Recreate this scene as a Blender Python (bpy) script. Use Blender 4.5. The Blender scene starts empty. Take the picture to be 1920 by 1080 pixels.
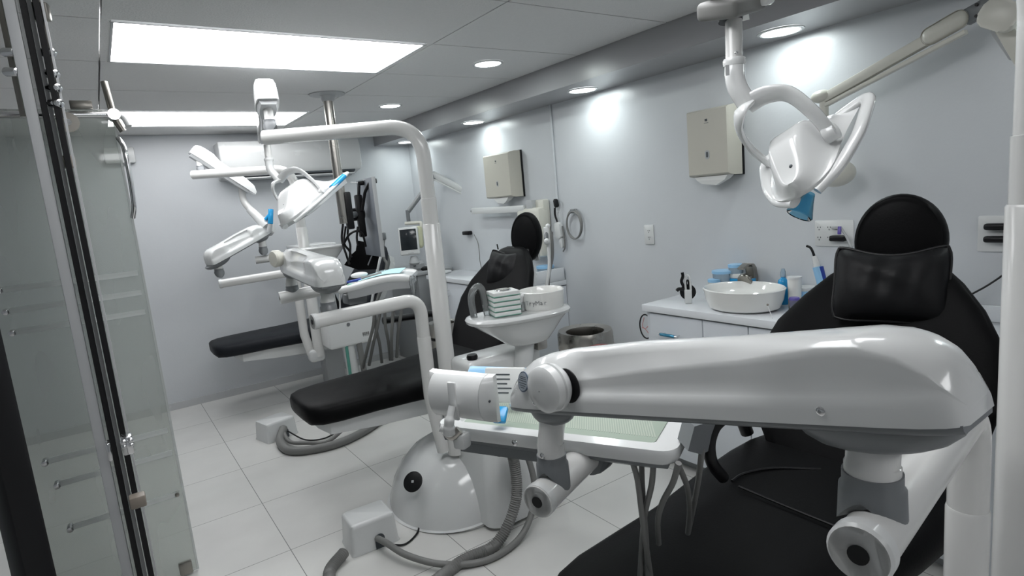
import bpy, bmesh, math, random
from mathutils import Vector, Matrix
random.seed(7)
PI = math.pi
V = Vector
sc = bpy.context.scene
COL = sc.collection

# ------------------------------------------------------------------ camera
cam_d = bpy.data.cameras.new('camera'); cam = bpy.data.objects.new('camera', cam_d); COL.objects.link(cam)
cam_d.sensor_fit = 'HORIZONTAL'; cam_d.sensor_width = 36.0; cam_d.lens = 36.0 * 1112.0 / 1920.0
cam_d.clip_start = 0.02; cam_d.clip_end = 60
YAW, PIT, ROL = math.radians(34.252), math.radians(-8.809), math.radians(-5.232)
fw = V((math.sin(YAW)*math.cos(PIT), math.cos(YAW)*math.cos(PIT), math.sin(PIT)))
rt = V((math.cos(YAW), -math.sin(YAW), 0)); up = rt.cross(fw)
cr, sr = math.cos(ROL), math.sin(ROL)
R_ = cr*rt + sr*up; U_ = -sr*rt + cr*up
cm = Matrix((( R_.x, U_.x, -fw.x, 0), (R_.y, U_.y, -fw.y, 0), (R_.z, U_.z, -fw.z, 1.5), (0,0,0,1)))
cam.matrix_world = cm
sc.camera = cam

# ------------------------------------------------------------------ world, exposure
w = bpy.data.worlds.new('world'); sc.world = w; w.use_nodes = True
w.node_tree.nodes['Background'].inputs[0].default_value = (0.75, 0.82, 0.9, 1)
w.node_tree.nodes['Background'].inputs[1].default_value = 0.25
sc.view_settings.view_transform = 'Standard'; sc.view_settings.look = 'None'
sc.view_settings.gamma = 1.0; sc.view_settings.use_curve_mapping = False
sc.view_settings.exposure = 0.0
PANEL_E = 7.5      # ceiling light panels
DOWN_E = 12.0      # recessed lamp discs
SPOT_W = 1.5      # their beams

# ------------------------------------------------------------------ materials
def mat(name, col, rough=0.5, metal=0.0, coat=0.0, noise=0.0, nscale=8.0, bump=0.0, bscale=40.0, emit=None, es=0.0, trans=0.0, alpha=1.0, spec=0.5):
    m = bpy.data.materials.new(name); m.use_nodes = True
    nt = m.node_tree; b = nt.nodes['Principled BSDF']
    b.inputs['Base Color'].default_value = (*col, 1)
    b.inputs['Roughness'].default_value = rough; b.inputs['Metallic'].default_value = metal
    b.inputs['Coat Weight'].default_value = coat; b.inputs['Coat Roughness'].default_value = 0.06
    b.inputs['Transmission Weight'].default_value = trans; b.inputs['Alpha'].default_value = alpha
    b.inputs['Specular IOR Level'].default_value = spec
    if emit: b.inputs['Emission Color'].default_value = (*emit, 1); b.inputs['Emission Strength'].default_value = es
    tc = nt.nodes.new('ShaderNodeTexCoord')
    n = nt.nodes.new('ShaderNodeTexNoise'); n.inputs['Scale'].default_value = nscale; n.inputs['Detail'].default_value = 3
    nt.links.new(tc.outputs['Object'], n.inputs['Vector'])
    r = nt.nodes.new('ShaderNodeMapRange'); r.inputs['To Min'].default_value = max(0, rough-0.04-noise*.2); r.inputs['To Max'].default_value = min(1, rough+0.04+noise*.2)
    nt.links.new(n.outputs['Fac'], r.inputs['Value']); nt.links.new(r.outputs['Result'], b.inputs['Roughness'])
    if noise > 0:
        mx = nt.nodes.new('ShaderNodeMix'); mx.data_type = 'RGBA'
        mx.inputs['A'].default_value = (*[c*(1-noise) for c in col], 1); mx.inputs['B'].default_value = (*[min(1, c*(1+noise)) for c in col], 1)
        nt.links.new(n.outputs['Fac'], mx.inputs['Factor']); nt.links.new(mx.outputs['Result'], b.inputs['Base Color'])
    if bump > 0:
        n2 = nt.nodes.new('ShaderNodeTexNoise'); n2.inputs['Scale'].default_value = bscale; n2.inputs['Detail'].default_value = 4
        nt.links.new(tc.outputs['Object'], n2.inputs['Vector'])
        bp = nt.nodes.new('ShaderNodeBump'); bp.inputs['Strength'].default_value = bump; bp.inputs['Distance'].default_value = 0.01
        nt.links.new(n2.outputs['Fac'], bp.inputs['Height']); nt.links.new(bp.outputs['Normal'], b.inputs['Normal'])
    return m

M = {}
M['wall'] = mat('wall_paint', (0.585, 0.605, 0.63), 0.32, noise=0.02, bump=0.05, bscale=90)
M['ceil'] = mat('ceiling_tile', (0.72, 0.72, 0.72), 0.85, noise=0.04, nscale=60, bump=0.25, bscale=120)
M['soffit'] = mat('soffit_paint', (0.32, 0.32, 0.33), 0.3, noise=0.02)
M['basebd'] = mat('skirting_tile', (0.50, 0.51, 0.52), 0.25, noise=0.03)
M['white'] = mat('white_enamel', (0.68, 0.69, 0.69), 0.16, coat=0.4)
M['white2'] = mat('white_plastic', (0.64, 0.65, 0.65), 0.26, coat=0.15)
M['tube'] = mat('white_powder_coat', (0.66, 0.66, 0.65), 0.22, coat=0.3)
M['cream'] = mat('cream_plastic', (0.62, 0.61, 0.55), 0.35)
M['creamd'] = mat('cream_dispenser', (0.52, 0.50, 0.44), 0.4, noise=0.03)
M['grey'] = mat('grey_plastic', (0.17, 0.18, 0.19), 0.35)
M['lgrey'] = mat('light_grey_plastic', (0.42, 0.43, 0.44), 0.35)
M['hose'] = mat('grey_hose', (0.19, 0.19, 0.185), 0.5)
M['leather'] = mat('black_leather', (0.0055, 0.0055, 0.006), 0.45, noise=0.15, bump=0.05, bscale=160, spec=0.06)
M['leather2'] = mat('charcoal_leather', (0.016, 0.018, 0.022), 0.48, noise=0.1, bump=0.06, bscale=160, spec=0.10)
M['pillow'] = mat('black_satin_leather', (0.007, 0.007, 0.008), 0.5, noise=0.15, bump=0.10, bscale=30, spec=0.18)
M['black'] = mat('black_plastic', (0.006, 0.006, 0.007), 0.4, spec=0.3)
M['dark'] = mat('dark_screen', (0.02, 0.024, 0.028), 0.12)
M['steel'] = mat('brushed_steel', (0.45, 0.43, 0.40), 0.28, metal=1.0)
M['chrome'] = mat('chrome', (0.75, 0.75, 0.76), 0.12, metal=1.0)
M['bronze'] = mat('dark_steel', (0.30, 0.285, 0.26), 0.3, metal=1.0)
M['cab'] = mat('cabinet_white', (0.66, 0.69, 0.73), 0.25, noise=0.01)
M['gap'] = mat('joint_shadow_grey', (0.10, 0.11, 0.13), 0.7)
M['counter'] = mat('countertop_white', (0.74, 0.76, 0.79), 0.15)
M['ceramic'] = mat('ceramic_white', (0.78, 0.78, 0.76), 0.1, coat=0.3)
M['blue'] = mat('blue_film', (0.02, 0.30, 0.62), 0.2)
M['blue2'] = mat('pale_blue_plastic', (0.30, 0.55, 0.80), 0.3)
M['cyan'] = mat('light_blue_bib', (0.45, 0.72, 0.78), 0.7)
M['navy'] = mat('deep_blue_plastic', (0.02, 0.05, 0.30), 0.3)
M['purple'] = mat('purple_plastic', (0.10, 0.07, 0.35), 0.35)
M['pink'] = mat('pink_bag_plastic', (0.55, 0.22, 0.22), 0.4)
M['paper'] = mat('white_paper', (0.72, 0.73, 0.72), 0.8)
M['green'] = mat('green_stripe', (0.16, 0.38, 0.30), 0.5)
M['teal'] = mat('teal_tube', (0.10, 0.32, 0.26), 0.4)
M['ink'] = mat('dark_ink', (0.06, 0.07, 0.08), 0.5)
M['inkb'] = mat('slate_blue_ink', (0.09, 0.12, 0.17), 0.5)
M['stick'] = mat('sticker_silver', (0.36, 0.40, 0.45), 0.4)
M['brown'] = mat('brown_grey_clip', (0.22, 0.19, 0.16), 0.4)
M['panel'] = mat('led_diffuser', (0.9, 0.9, 0.9), 0.5, emit=(0.98, 0.99, 1.0), es=PANEL_E)
M['disc'] = mat('led_disc', (0.9, 0.9, 0.9), 0.5, emit=(0.92, 0.97, 1.0), es=DOWN_E)
M['tv'] = mat('grey_panel_back', (0.20, 0.22, 0.25), 0.35)
M['pale'] = mat('pale_yellow_plastic', (0.55, 0.55, 0.38), 0.4)
M['corner'] = mat('grey_laminate', (0.30, 0.31, 0.32), 0.35)

def glass(name, tint, haze, hazecol, gloss=0.12):
    m = bpy.data.materials.new(name); m.use_nodes = True; nt = m.node_tree; nt.nodes.clear()
    o = nt.nodes.new('ShaderNodeOutputMaterial')
    t = nt.nodes.new('ShaderNodeBsdfTransparent'); t.inputs[0].default_value = (*tint, 1)
    d = nt.nodes.new('ShaderNodeBsdfDiffuse'); d.inputs[0].default_value = (*hazecol, 1)
    g = nt.nodes.new('ShaderNodeBsdfGlossy'); g.inputs['Roughness'].default_value = 0.03
    f = nt.nodes.new('ShaderNodeFresnel'); f.inputs[0].default_value = 1.45
    nz = nt.nodes.new('ShaderNodeTexNoise'); nz.inputs['Scale'].default_value = 2.5
    mr = nt.nodes.new('ShaderNodeMapRange'); mr.inputs['To Min'].default_value = haze*.85; mr.inputs['To Max'].default_value = haze*1.15
    nt.links.new(nz.outputs['Fac'], mr.inputs['Value'])
    m1 = nt.nodes.new('ShaderNodeMixShader'); m2 = nt.nodes.new('ShaderNodeMixShader')
    nt.links.new(mr.outputs['Result'], m1.inputs[0])
    nt.links.new(t.outputs[0], m1.inputs[1]); nt.links.new(d.outputs[0], m1.inputs[2])
    nt.links.new(f.outputs[0], m2.inputs[0]); nt.links.new(m1.outputs[0], m2.inputs[1]); nt.links.new(g.outputs[0], m2.inputs[2])
    nt.links.new(m2.outputs[0], o.inputs[0])
    return m
M['glass'] = glass('clear_glass', (0.90, 0.94, 0.92), 0.04, (0.5, 0.52, 0.52))
M['gglass'] = glass('green_tinted_glass', (0.86, 0.885, 0.87), 0.32, (0.62, 0.64, 0.61))
M['frost'] = glass('frosted_strip', (0.92, 0.94, 0.93), 0.55, (0.85, 0.88, 0.87))
M['film'] = glass('clear_plastic_film', (0.85, 0.87, 0.88), 0.22, (0.6, 0.62, 0.62))
M['bfilm'] = glass('translucent_blue_film', (0.35, 0.68, 0.88), 0.45, (0.10, 0.45, 0.70))
M['tub'] = glass('translucent_tub', (0.75, 0.85, 0.93), 0.5, (0.50, 0.62, 0.72))
M['rib'] = mat('mat_rib', (0.42, 0.46, 0.40), 0.6)
M['matmesh'] = mat('green_tray_mat', (0.30, 0.36, 0.30), 0.5)

def floor_mat():
    m = bpy.data.materials.new('porcelain_floor_tile'); m.use_nodes = True; nt = m.node_tree; b = nt.nodes['Principled BSDF']
    tc = nt.nodes.new('ShaderNodeTexCoord'); mp = nt.nodes.new('ShaderNodeMapping')
    mp.inputs['Location'].default_value = (-0.49, -2.70, 0)
    nt.links.new(tc.outputs['Object'], mp.inputs['Vector'])
    bt = nt.nodes.new('ShaderNodeTexBrick'); bt.offset = 0.0; bt.squash = 1.0
    for k, v in dict(Scale=1.0).items(): bt.inputs[k].default_value = v
    bt.inputs['Mortar Size'].default_value = 0.0018; bt.inputs['Mortar Smooth'].default_value = 0.3
    bt.inputs['Brick Width'].default_value = 0.597; bt.inputs['Row Height'].default_value = 0.57
    bt.inputs['Color1'].default_value = (0.70, 0.695, 0.675, 1); bt.inputs['Color2'].default_value = (0.73, 0.725, 0.705, 1)
    bt.inputs['Mortar'].default_value = (0.20, 0.20, 0.20, 1)
    nt.links.new(mp.outputs[0], bt.inputs['Vector'])
    n = nt.nodes.new('ShaderNodeTexNoise'); n.inputs['Scale'].default_value = 3.5; n.inputs['Detail'].default_value = 6
    nt.links.new(tc.outputs['Object'], n.inputs['Vector'])
    mx = nt.nodes.new('ShaderNodeMix'); mx.data_type = 'RGBA'; mx.blend_type = 'MULTIPLY'; mx.inputs['Factor'].default_value = 0.18
    nt.links.new(bt.outputs['Color'], mx.inputs['A']); nt.links.new(n.outputs['Fac'], mx.inputs['B'])
    nt.links.new(mx.outputs['Result'], b.inputs['Base Color'])
    b.inputs['Roughness'].default_value = 0.22
    return m
M['floor'] = floor_mat()

# ------------------------------------------------------------------ mesh helpers
def frame(o, z, x=(1, 0, 0)):
    z = V(z).normalized(); x = V(x); x = (x - z*x.dot(z))
    if x.length < 1e-4: x = z.orthogonal()
    x.normalize(); y = z.cross(x)
    return Matrix(((x.x, y.x, z.x, o[0]), (x.y, y.y, z.y, o[1]), (x.z, y.z, z.z, o[2]), (0, 0, 0, 1)))

def smoothpath(pts, n=6):
    pts = [V(p) for p in pts]
    if len(pts) < 3: return pts
    P = [pts[0]*2-pts[1]] + pts + [pts[-1]*2-pts[-2]]; out = []
    for i in range(1, len(P)-2):
        for k in range(n):
            t = k/n; a, b, c, d = P[i-1], P[i], P[i+1], P[i+2]
            out.append(0.5*((2*b) + (c-a)*t + (2*a-5*b+4*c-d)*t*t + (-a+3*b-3*c+d)*t*t*t))
    out.append(pts[-1]); return out

def fillet(pts, r, n=8):
    """polyline with rounded corners of radius r"""
    pts = [V(p) for p in pts]; out = [pts[0]]
    for i in range(1, len(pts)-1):
        a, b, c = pts[i-1], pts[i], pts[i+1]
        u = (a-b).normalized(); v = (c-b).normalized()
        d = min(r, (a-b).length*.49, (c-b).length*.49)
        p0 = b+u*d; p1 = b+v*d
        for k in range(n+1):
            t = k/n; out.append(p0*(1-t)**2 + b*2*t*(1-t) + p1*t*t)
    out.append(pts[-1]); return out

class G:
    def __init__(s): s.bm = bmesh.new()
    def faces_loop(s, rings, closed=True, cap0=True, cap1=True):
        vs = [[s.bm.verts.new(p) for p in r] for r in rings]
        for i in range(len(vs)-1):
            n = len(vs[i])
            for j in range(n if closed else n-1):
                k = (j+1) % n
                try: s.bm.faces.new((vs[i][j], vs[i][k], vs[i+1][k], vs[i+1][j]))
                except ValueError: pass
        if cap0: s.bm.faces.new(list(reversed(vs[0])))
        if cap1: s.bm.faces.new(vs[-1])
        return s
    def box(s, c, size, rot=None, bev=0.0, seg=2):
        mtx = (Matrix.Translation(V(c)) @ (rot.to_4x4() if rot else Matrix.Identity(4)) @ Matrix.Diagonal((*size, 1)))
        r = bmesh.ops.create_cube(s.bm, size=1, matrix=mtx)
        if bev > 0:
            es = list({e for v in r['verts'] for e in v.link_edges})
            bmesh.ops.bevel(s.bm, geom=es, offset=bev, segments=seg, affect='EDGES', profile=0.5)
        return s
    def obox(s, Mx, size, bev=0.0, seg=2):
        r = bmesh.ops.create_cube(s.bm, size=1, matrix=Mx @ Matrix.Diagonal((*size, 1)))
        if bev > 0:
            es = list({e for v in r['verts'] for e in v.link_edges})
            bmesh.ops.bevel(s.bm, geom=es, offset=bev, segments=seg, affect='EDGES', profile=0.5)
        return s
    def tube(s, pts, r, seg=16, cap=True, flat=None):
        """sweep; r float or list; flat=(a,b) gives an elliptic section with hint axis"""
        pts = [V(p) for p in pts]; n = len(pts); rs = r if isinstance(r, (list, tuple)) else [r]*n
        t0 = (pts[1]-pts[0]).normalized()
        nrm = (V(flat[2]) if flat else t0.orthogonal()); nrm = (nrm - t0*nrm.dot(t0)).normalized()
        rings = []
        for i in range(n):
            t = (pts[min(i+1, n-1)]-pts[max(i-1, 0)]).normalized()
            nrm = nrm - t*nrm.dot(t); nrm.normalize(); b = t.cross(nrm)
            fa, fb = (flat[0], flat[1]) if flat else (1, 1)
            rings.append([pts[i] + (nrm*math.cos(2*PI*k/seg)*fa + b*math.sin(2*PI*k/seg)*fb)*rs[i] for k in range(seg)])
        return s.faces_loop(rings, True, cap, cap)
    def cyl(s, a, b, r0, r1=None, seg=24): return s.tube([a, b], [r0, r0 if r1 is None else r1], seg)
    def capcyl(s, a, b, r, seg=28, e=0.12):
        a = V(a); b = V(b); d = (b-a).normalized(); k = r*e
        return s.tube([a, a+d*k*.35, a+d*k, b-d*k, b-d*k*.35, b], [r-k, r-k*.3, r, r, r-k*.3, r-k], seg)
    def lathe(s, prof, Mx=Matrix.Identity(4), seg=32, sx=1.0, sy=1.0, cap0=True, cap1=True):
        rings = [[Mx @ V((r*sx*math.cos(2*PI*k/seg), r*sy*math.sin(2*PI*k/seg), z)) for k in range(seg)] for r, z in prof]
        return s.faces_loop(rings, True, cap0, cap1)
    def loft(s, rings, cap0=True, cap1=True): return s.faces_loop([[V(p) for p in r] for r in rings], True, cap0, cap1)
    def prism(s, poly, Mx, h, bev=0.0, seg=2):
        """poly in local xy, from z=0 to z=h"""
        a = [s.bm.verts.new(Mx @ V((x, y, 0))) for x, y in poly]; b = [s.bm.verts.new(Mx @ V((x, y, h))) for x, y in poly]
        f = [s.bm.faces.new(list(reversed(a))), s.bm.faces.new(b)]; n = len(poly)
        for i in range(n): s.bm.faces.new((a[i], a[(i+1) % n], b[(i+1) % n], b[i]))
        if bev > 0:
            es = list({e for ff in f for e in ff.edges})
            bmesh.ops.bevel(s.bm, geom=es, offset=bev, segments=seg, affect='EDGES', profile=0.5)
        return s
    def sphere(s, c, r, sc3=(1, 1, 1), rot=None, seg=20):
        mtx = Matrix.Translation(V(c)) @ (rot.to_4x4() if rot else Matrix.Identity(4)) @ Matrix.Diagonal((r*sc3[0], r*sc3[1], r*sc3[2], 1))
        bmesh.ops.create_uvsphere(s.bm, u_segments=seg, v_segments=seg//2+2, radius=1, matrix=mtx); return s
    def make(s, name, m, parent=None, origin=None, ang=38):
        bmesh.ops.recalc_face_normals(s.bm, faces=s.bm.faces)
        if parent is not None:
            o_ = root_of(parent); org = V(o_.location)
        elif origin is not None: org = V(origin)
        else:
            cs = [v.co for v in s.bm.verts]
            org = V(((min(c.x for c in cs)+max(c.x for c in cs))/2, (min(c.y for c in cs)+max(c.y for c in cs))/2, min(c.z for c in cs)))
        bmesh.ops.translate(s.bm, verts=s.bm.verts, vec=-org)
        me = bpy.data.meshes.new(name); s.bm.to_mesh(me); s.bm.free()
        for p in me.polygons: p.use_smooth = True
        me.set_sharp_from_angle(angle=math.radians(ang))
        me.materials.append(M[m] if isinstance(m, str) else m)
        ob = bpy.data.objects.new(name, me); COL.objects.link(ob)
        if parent is not None: ob.parent = parent
        else: ob.location = org
        return ob

def root_of(o):
    while o.parent: o = o.parent
    return o
def tag(o, label, cat, group=None):
    o['label'] = label; o['category'] = cat
    if group: o['group'] = group
    return o
def thing(name, label, cat, loc, group=None):
    o = bpy.data.objects.new(name, None); COL.objects.link(o); o.location = V(loc); o.empty_display_size = 0.05
    return tag(o, label, cat, group)
def struct(o): o['kind'] = 'structure'; return o
def text(name, body, size, Mx, m, parent, depth=0.0006, align='CENTER'):
    cu = bpy.data.curves.new(name, 'FONT'); cu.body = body; cu.size = size; cu.extrude = depth; cu.align_x = align; cu.align_y = 'CENTER'
    tmp = bpy.data.objects.new('tmp', cu); COL.objects.link(tmp)
    dg = bpy.context.evaluated_depsgraph_get(); me = bpy.data.meshes.new_from_object(tmp.evaluated_get(dg))
    bpy.data.objects.remove(tmp)
    org = V(root_of(parent).location)
    me.transform(Matrix.Translation(-org) @ Mx)
    me.materials.clear(); me.materials.append(M[m])
    ob = bpy.data.objects.new(name, me); COL.objects.link(ob); ob.parent = parent
    return ob
def rrect(hx, hy, r, n=5):
    out = []
    for cx, cy, a0 in ((hx-r, hy-r, 0), (-hx+r, hy-r, PI/2), (-hx+r, -hy+r, PI), (hx-r, -hy+r, 1.5*PI)):
        for k in range(n+1):
            a = a0 + PI/2*k/n; out.append((cx+r*math.cos(a), cy+r*math.sin(a)))
    return out

# ------------------------------------------------------------------ room
H = 2.23; XW = 2.69; YB = 5.56; XL = -2.2; YF = -2.8; SX = 2.33; SZ = 2.09
g = G().box(((XL+XW)/2, (YF+YB)/2, -0.05), (XW-XL+.4, YB-YF+.4, 0.1)); struct(g.make('floor', 'floor', origin=(0, 0, 0)))
struct(G().box((XW+.05, (YF+YB)/2, H/2+.1), (0.1, YB-YF+.2, H+.2)).make('wall_right', 'wall'))
struct(G().box(((XL+XW)/2, YB+.05, H/2+.1), (XW-XL, 0.1, H+.2)).make('wall_back', 'wall'))
struct(G().box((XL-.05, (YF+YB)/2, H/2+.1), (0.1, YB-YF+.2, H+.2)).make('wall_left', 'wall'))
struct(G().box(((XL+XW)/2, YF-.05, H/2+.1), (XW-XL, 0.1, H+.2)).make('wall_front', 'wall'))
xs = [XL, -1.16, .13, 1.42, SX]; ys = [YF, -2.40, -1.78, -1.16, -.54, .08, .70, 1.32, 1.94, 2.56, 3.18, 3.80, 4.43, 5.10, YB]
lit = {(2, 2), (2, 6), (2, 9), (2, 12)}
g = G()
for i in range(4):
    for j in range(len(ys)-1):
        if (i, j) in lit: continue
        g.box(((xs[i]+xs[i+1])/2, (ys[j]+ys[j+1])/2, H+.012), (xs[i+1]-xs[i]-.007, ys[j+1]-ys[j]-.007, .024))
g.box(((XL+XW)/2, (YF+YB)/2, H+.07), (XW-XL+.1, YB-YF+.1, .06))  # backing slab over the tiles, added to stop light getting in
struct(g.make('ceiling', 'ceil'))
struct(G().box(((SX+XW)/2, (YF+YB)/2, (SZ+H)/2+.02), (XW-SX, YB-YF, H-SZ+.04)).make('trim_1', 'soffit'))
struct(G().box(((XL+SX)/2, YB-.006, .03), (SX-XL+.36, .012, .06)).make('baseboard_back', 'basebd'))
struct(G().box((XW-.006, (YF+YB)/2, .03), (.012, YB-YF-.03, .06)).make('baseboard_right', 'basebd'))
struct(G().cyl((XW-.008, 3.275, 1.40), (XW-.008, 3.275, SZ), .009, seg=12).make('trim_2', 'wall'))

pn = {(2, 9): 'long bright ceiling light panel nearest, its whole shape in view', (2, 12): 'far bright ceiling light panel close to the back wall'}
for (i, j) in sorted(lit):
    x0, x1, y0, y1 = xs[i]+.012, xs[i+1]-.012, ys[j]+.006, ys[j+1]-.006
    if (i, j) == (2, 9): x0, x1, y0, y1 = .165, 1.392, 2.582, 3.172
    if (i, j) == (2, 12): x0, x1, y0, y1 = .18, 1.392, 4.46, 5.09
    t = thing('ceiling_light', pn.get((i, j), 'recessed ceiling light panel outside the frame, directly above the nearest chair' if j == 6 else 'recessed ceiling light panel outside the frame, behind the camera'), 'light', ((x0+x1)/2, (y0+y1)/2, H), 'ceiling light panels')
    G().box(((x0+x1)/2, (y0+y1)/2, H+.004), (x1-x0, y1-y0, .006)).make('diffuser', 'panel', t)
    f = G()
    for a, b in (((x0+x1)/2, y0), ((x0+x1)/2, y1)): f.box((a, b, H+.004), (x1-x0+.016, .008, .012))
    for a, b in ((x0, (y0+y1)/2), (x1, (y0+y1)/2)): f.box((a, b, H+.004), (.008, y1-y0, .012))
    f.make('frame', 'lgrey', t)
    for a, b in ((xs[i]+.002, x0-.003), (x1+.003, xs[i+1]-.002)):
        if b-a > .012: G().box(((a+b)/2, (ys[j]+ys[j+1])/2, H+.010), (b-a, ys[j+1]-ys[j]-.004, .018)).make('side_filler', 'ceil', t)

def downlight(x, y, z, r, label, watt, grp, spot=True):
    t = thing('recessed_downlight', label, 'light', (x, y, z), grp)
    G().lathe([(r*.92, z-.001), (r*.92, z-.004), (r*1.0, z-.007), (r*1.13, z-.004), (r*1.14, z-.0005)], Matrix.Translation((x, y, 0)), 40, cap0=False, cap1=False).make('trim_ring', 'white2', t)
    G().cyl((x, y, z-.0045), (x, y, z-.001), r*.93, seg=40).make('lens', 'disc', t)
    if spot:
        l = bpy.data.lights.new('downlight_lamp', 'AREA'); l.shape = 'DISK'; l.size = .12; l.energy = watt; l.color = (.90, 1.0, .97)
        o = bpy.data.objects.new('downlight_lamp', l); COL.objects.link(o); o.parent = t; o.location = (0, 0, -.012)
for y, lb in ((1.50, 'largest round soffit downlight, right of the operating light stem'), (2.77, 'round soffit downlight in the middle of the row'), (4.04, 'round soffit downlight above the far paper towel dispenser'), (5.25, 'round soffit downlight in the far corner, mostly behind the curved white tube'), (.23, 'round soffit downlight beyond the right of the frame')):
    downlight(2.53, y, SZ, .083, lb, SPOT_W, 'downlights along the soffit')
downlight(1.91, 2.84, H, .075, 'nearer round downlight set in the ceiling tiles', 3, 'downlights in the ceiling tiles')
downlight(1.905, 4.16, H, .075, 'farther round downlight set in the ceiling tiles', 3, 'downlights in the ceiling tiles')

# ------------------------------------------------------------------ things on the right wall
def dispenser(y0, y1, z0, z1, label, back='black'):
    xf = 2.575
    t = thing('paper_towel_dispenser', label, 'dispenser', (XW, (y0+y1)/2, z0), 'paper towel dispensers on the wall')
    g = G(); ym = (y0+y1)/2; hy = (y1-y0)/2
    # body: slightly domed front, narrower at the front than at the wall
    rings = []
    for x, sy, dz in ((XW-.016, 1.0, 0), (xf+.05, .99, 0), (xf+.012, .95, .006), (xf, .90, .014)):
        rings.append([(x, ym+sy*hy*a, (z0+dz) if b < 0 else (z1-dz)) for a, b in ((-1, -1), (1, -1), (1, 1), (-1, 1))])
    g.loft(rings); ob = g.make('cover', 'creamd', t)
    G().box((XW-.007, ym, (z0+z1)/2), (.014, (y1-y0)*1.03, (z1-z0)*1.02), bev=.003).make('back_plate', back, t)
    Mx = frame((xf, ym, z0+.11), (-1, 0, 0), (0, -1, 0))
    G().prism(rrect(.013, .022, .012), Mx, .0015).make('window_surround', 'lgrey', t)
    G().prism(rrect(.006, .014, .0055), Mx, .0025).make('window', 'ink', t)
    Mx = frame((xf, ym, z1-.06), (-1, 0, 0), (0, -1, 0))
    G().prism(rrect(.007, .006, .002), Mx, .0012).box((xf-.0006, ym, z1-.074), (.0012, .026, .002)).make('maker_mark', 'ink', t)
    g = G()  # towel hanging out of the slot, folded
    g.loft([[(xf+.02, ym-.10, z0+.002), (xf+.02, ym+.10, z0+.002), (xf+.075, ym+.10, z0+.002), (xf+.075, ym-.10, z0+.002)],
            [(xf+.012, ym-.085, z0-.022), (xf+.02, ym+.085, z0-.015), (xf+.06, ym+.085, z0-.015), (xf+.06, ym-.085, z0-.018)],
            [(xf+.02, ym-.03, z0-.045), (xf+.02, ym+.055, z0-.034), (xf+.045, ym+.055, z0-.034), (xf+.045, ym-.03, z0-.045)]])
    g.make('paper_towel', 'paper', t, ang=15)
dispenser(1.80, 2.06, 1.505, 1.845, 'cream paper towel dispenser on the wall above the near washbasin')
dispenser(3.66, 4.04, 1.49, 1.83, 'cream paper towel dispenser above the white wall rail, farther away')

def plate(y, z, hy, hz, label, name='wall_outlet', cat='outlet', blank=False):
    t = thing(name, label, cat, (XW, y, z), 'white wall plates')
    Mx = frame((XW, y, z), (-1, 0, 0), (0, -1, 0))
    G().prism(rrect(hy, hz, .006), Mx, .006, .0015).make('plate', 'white2', t)
    return t, Mx
t, Mx = plate(2.445, 1.198, .036, .058, 'white wall plate with two sockets beside the near washbasin cabinet')
g = G()
for dz in (-.02, .02):
    for a, b in ((-.006, .004), (.006, .004), (0, -.007)): g.obox(Mx @ Matrix.Translation((a, dz+b, .0065)), (.0025, .006, .002))
g.make('socket_slots', 'ink', t)
t, Mx = plate(1.36, 1.205, .085, .058, 'wide white outlet plate behind the toothbrush, with a black plug in it')
g = G()
for dx in (-.045, 0.0):
    for dz in (-.022, .024):
        for a, b in ((-.006, .004), (.006, .004), (0, -.007)): g.obox(Mx @ Matrix.Translation((dx+a-.02, dz+b, .0065)), (.0028, .0055, .002))
g.make('socket_slots', 'ink', t)
g = G().obox(Mx @ Matrix.Translation((.028, -.020, .022)), (.07, .026, .034), .008, 3)
tag(g.make('power_plug', 'black'), 'black plug in the outlet behind the toothbrush', 'plug', 'black power plugs')
g = G().obox(Mx @ Matrix.Translation((.01, .026, .012)), (.03, .014, .012), .003)
g.make('connector', 'lgrey', t)
t, Mx = plate(.745, 1.203, .085, .066, 'wide white outlet plate beside the tall pole on the right')
for dz, lb in ((.028, 'upper of the two black plugs beside the tall pole on the right'), (-.018, 'lower of the two black plugs beside the tall pole on the right')):
    g = G().obox(Mx @ Matrix.Translation((.004, dz, .022)), (.13, .024, .032), .009, 3)
    tag(g.make('power_plug', 'black'), lb, 'plug', 'black power plugs')
tag(G().tube(smoothpath([(XW-.03, .70, 1.18), (XW-.03, .71, 1.10), (XW-.04, .78, 1.02), (XW-.05, .90, .93), (XW-.06, .98, .86)]), .0035, 8).make('power_cable', 'black'), 'thin black cable hanging below the outlet beside the tall pole', 'cable')

# adapter with its cable, far wall
t = thing('power_adapter', 'small black adapter on the wall with a grey cable running down', 'adapter', (XW, 4.52, 1.2))
G().obox(frame((XW-.028, 4.53, 1.212), (-1, 0, 0), (0, -1, 0)), (.10, .034, .05), .008).make('body', 'black', t)
G().tube(smoothpath([(2.66, 4.411, 1.198), (2.66, 4.363, 1.129), (2.66, 4.354, 1.037), (2.65, 4.342, 0.969), (2.64, 4.301, 0.871)]), .0035, 8).make('cable', 'hose', t)

# coiled grey hose on a hook
t = thing('coiled_hose', 'coiled grey hose hanging on the wall beside the white handset', 'hose', (XW-.02, 3.12, 1.3))
c = V((2.66, 3.085, 1.272))
for k in range(3):
    ring = [c + V((-.004*k, .078*math.cos(a)*(1-.03*k), .098*math.sin(a)*(1-.03*k)-.004*k)) for a in [2*PI*i/40 for i in range(41)]]
    G().tube(ring, .0055, 8, cap=False).make('coil', 'hose', t)
G().box(c+V((.005, .004, .088)), (.03, .05, .03), bev=.006).make('hook', 'grey', t)
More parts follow.
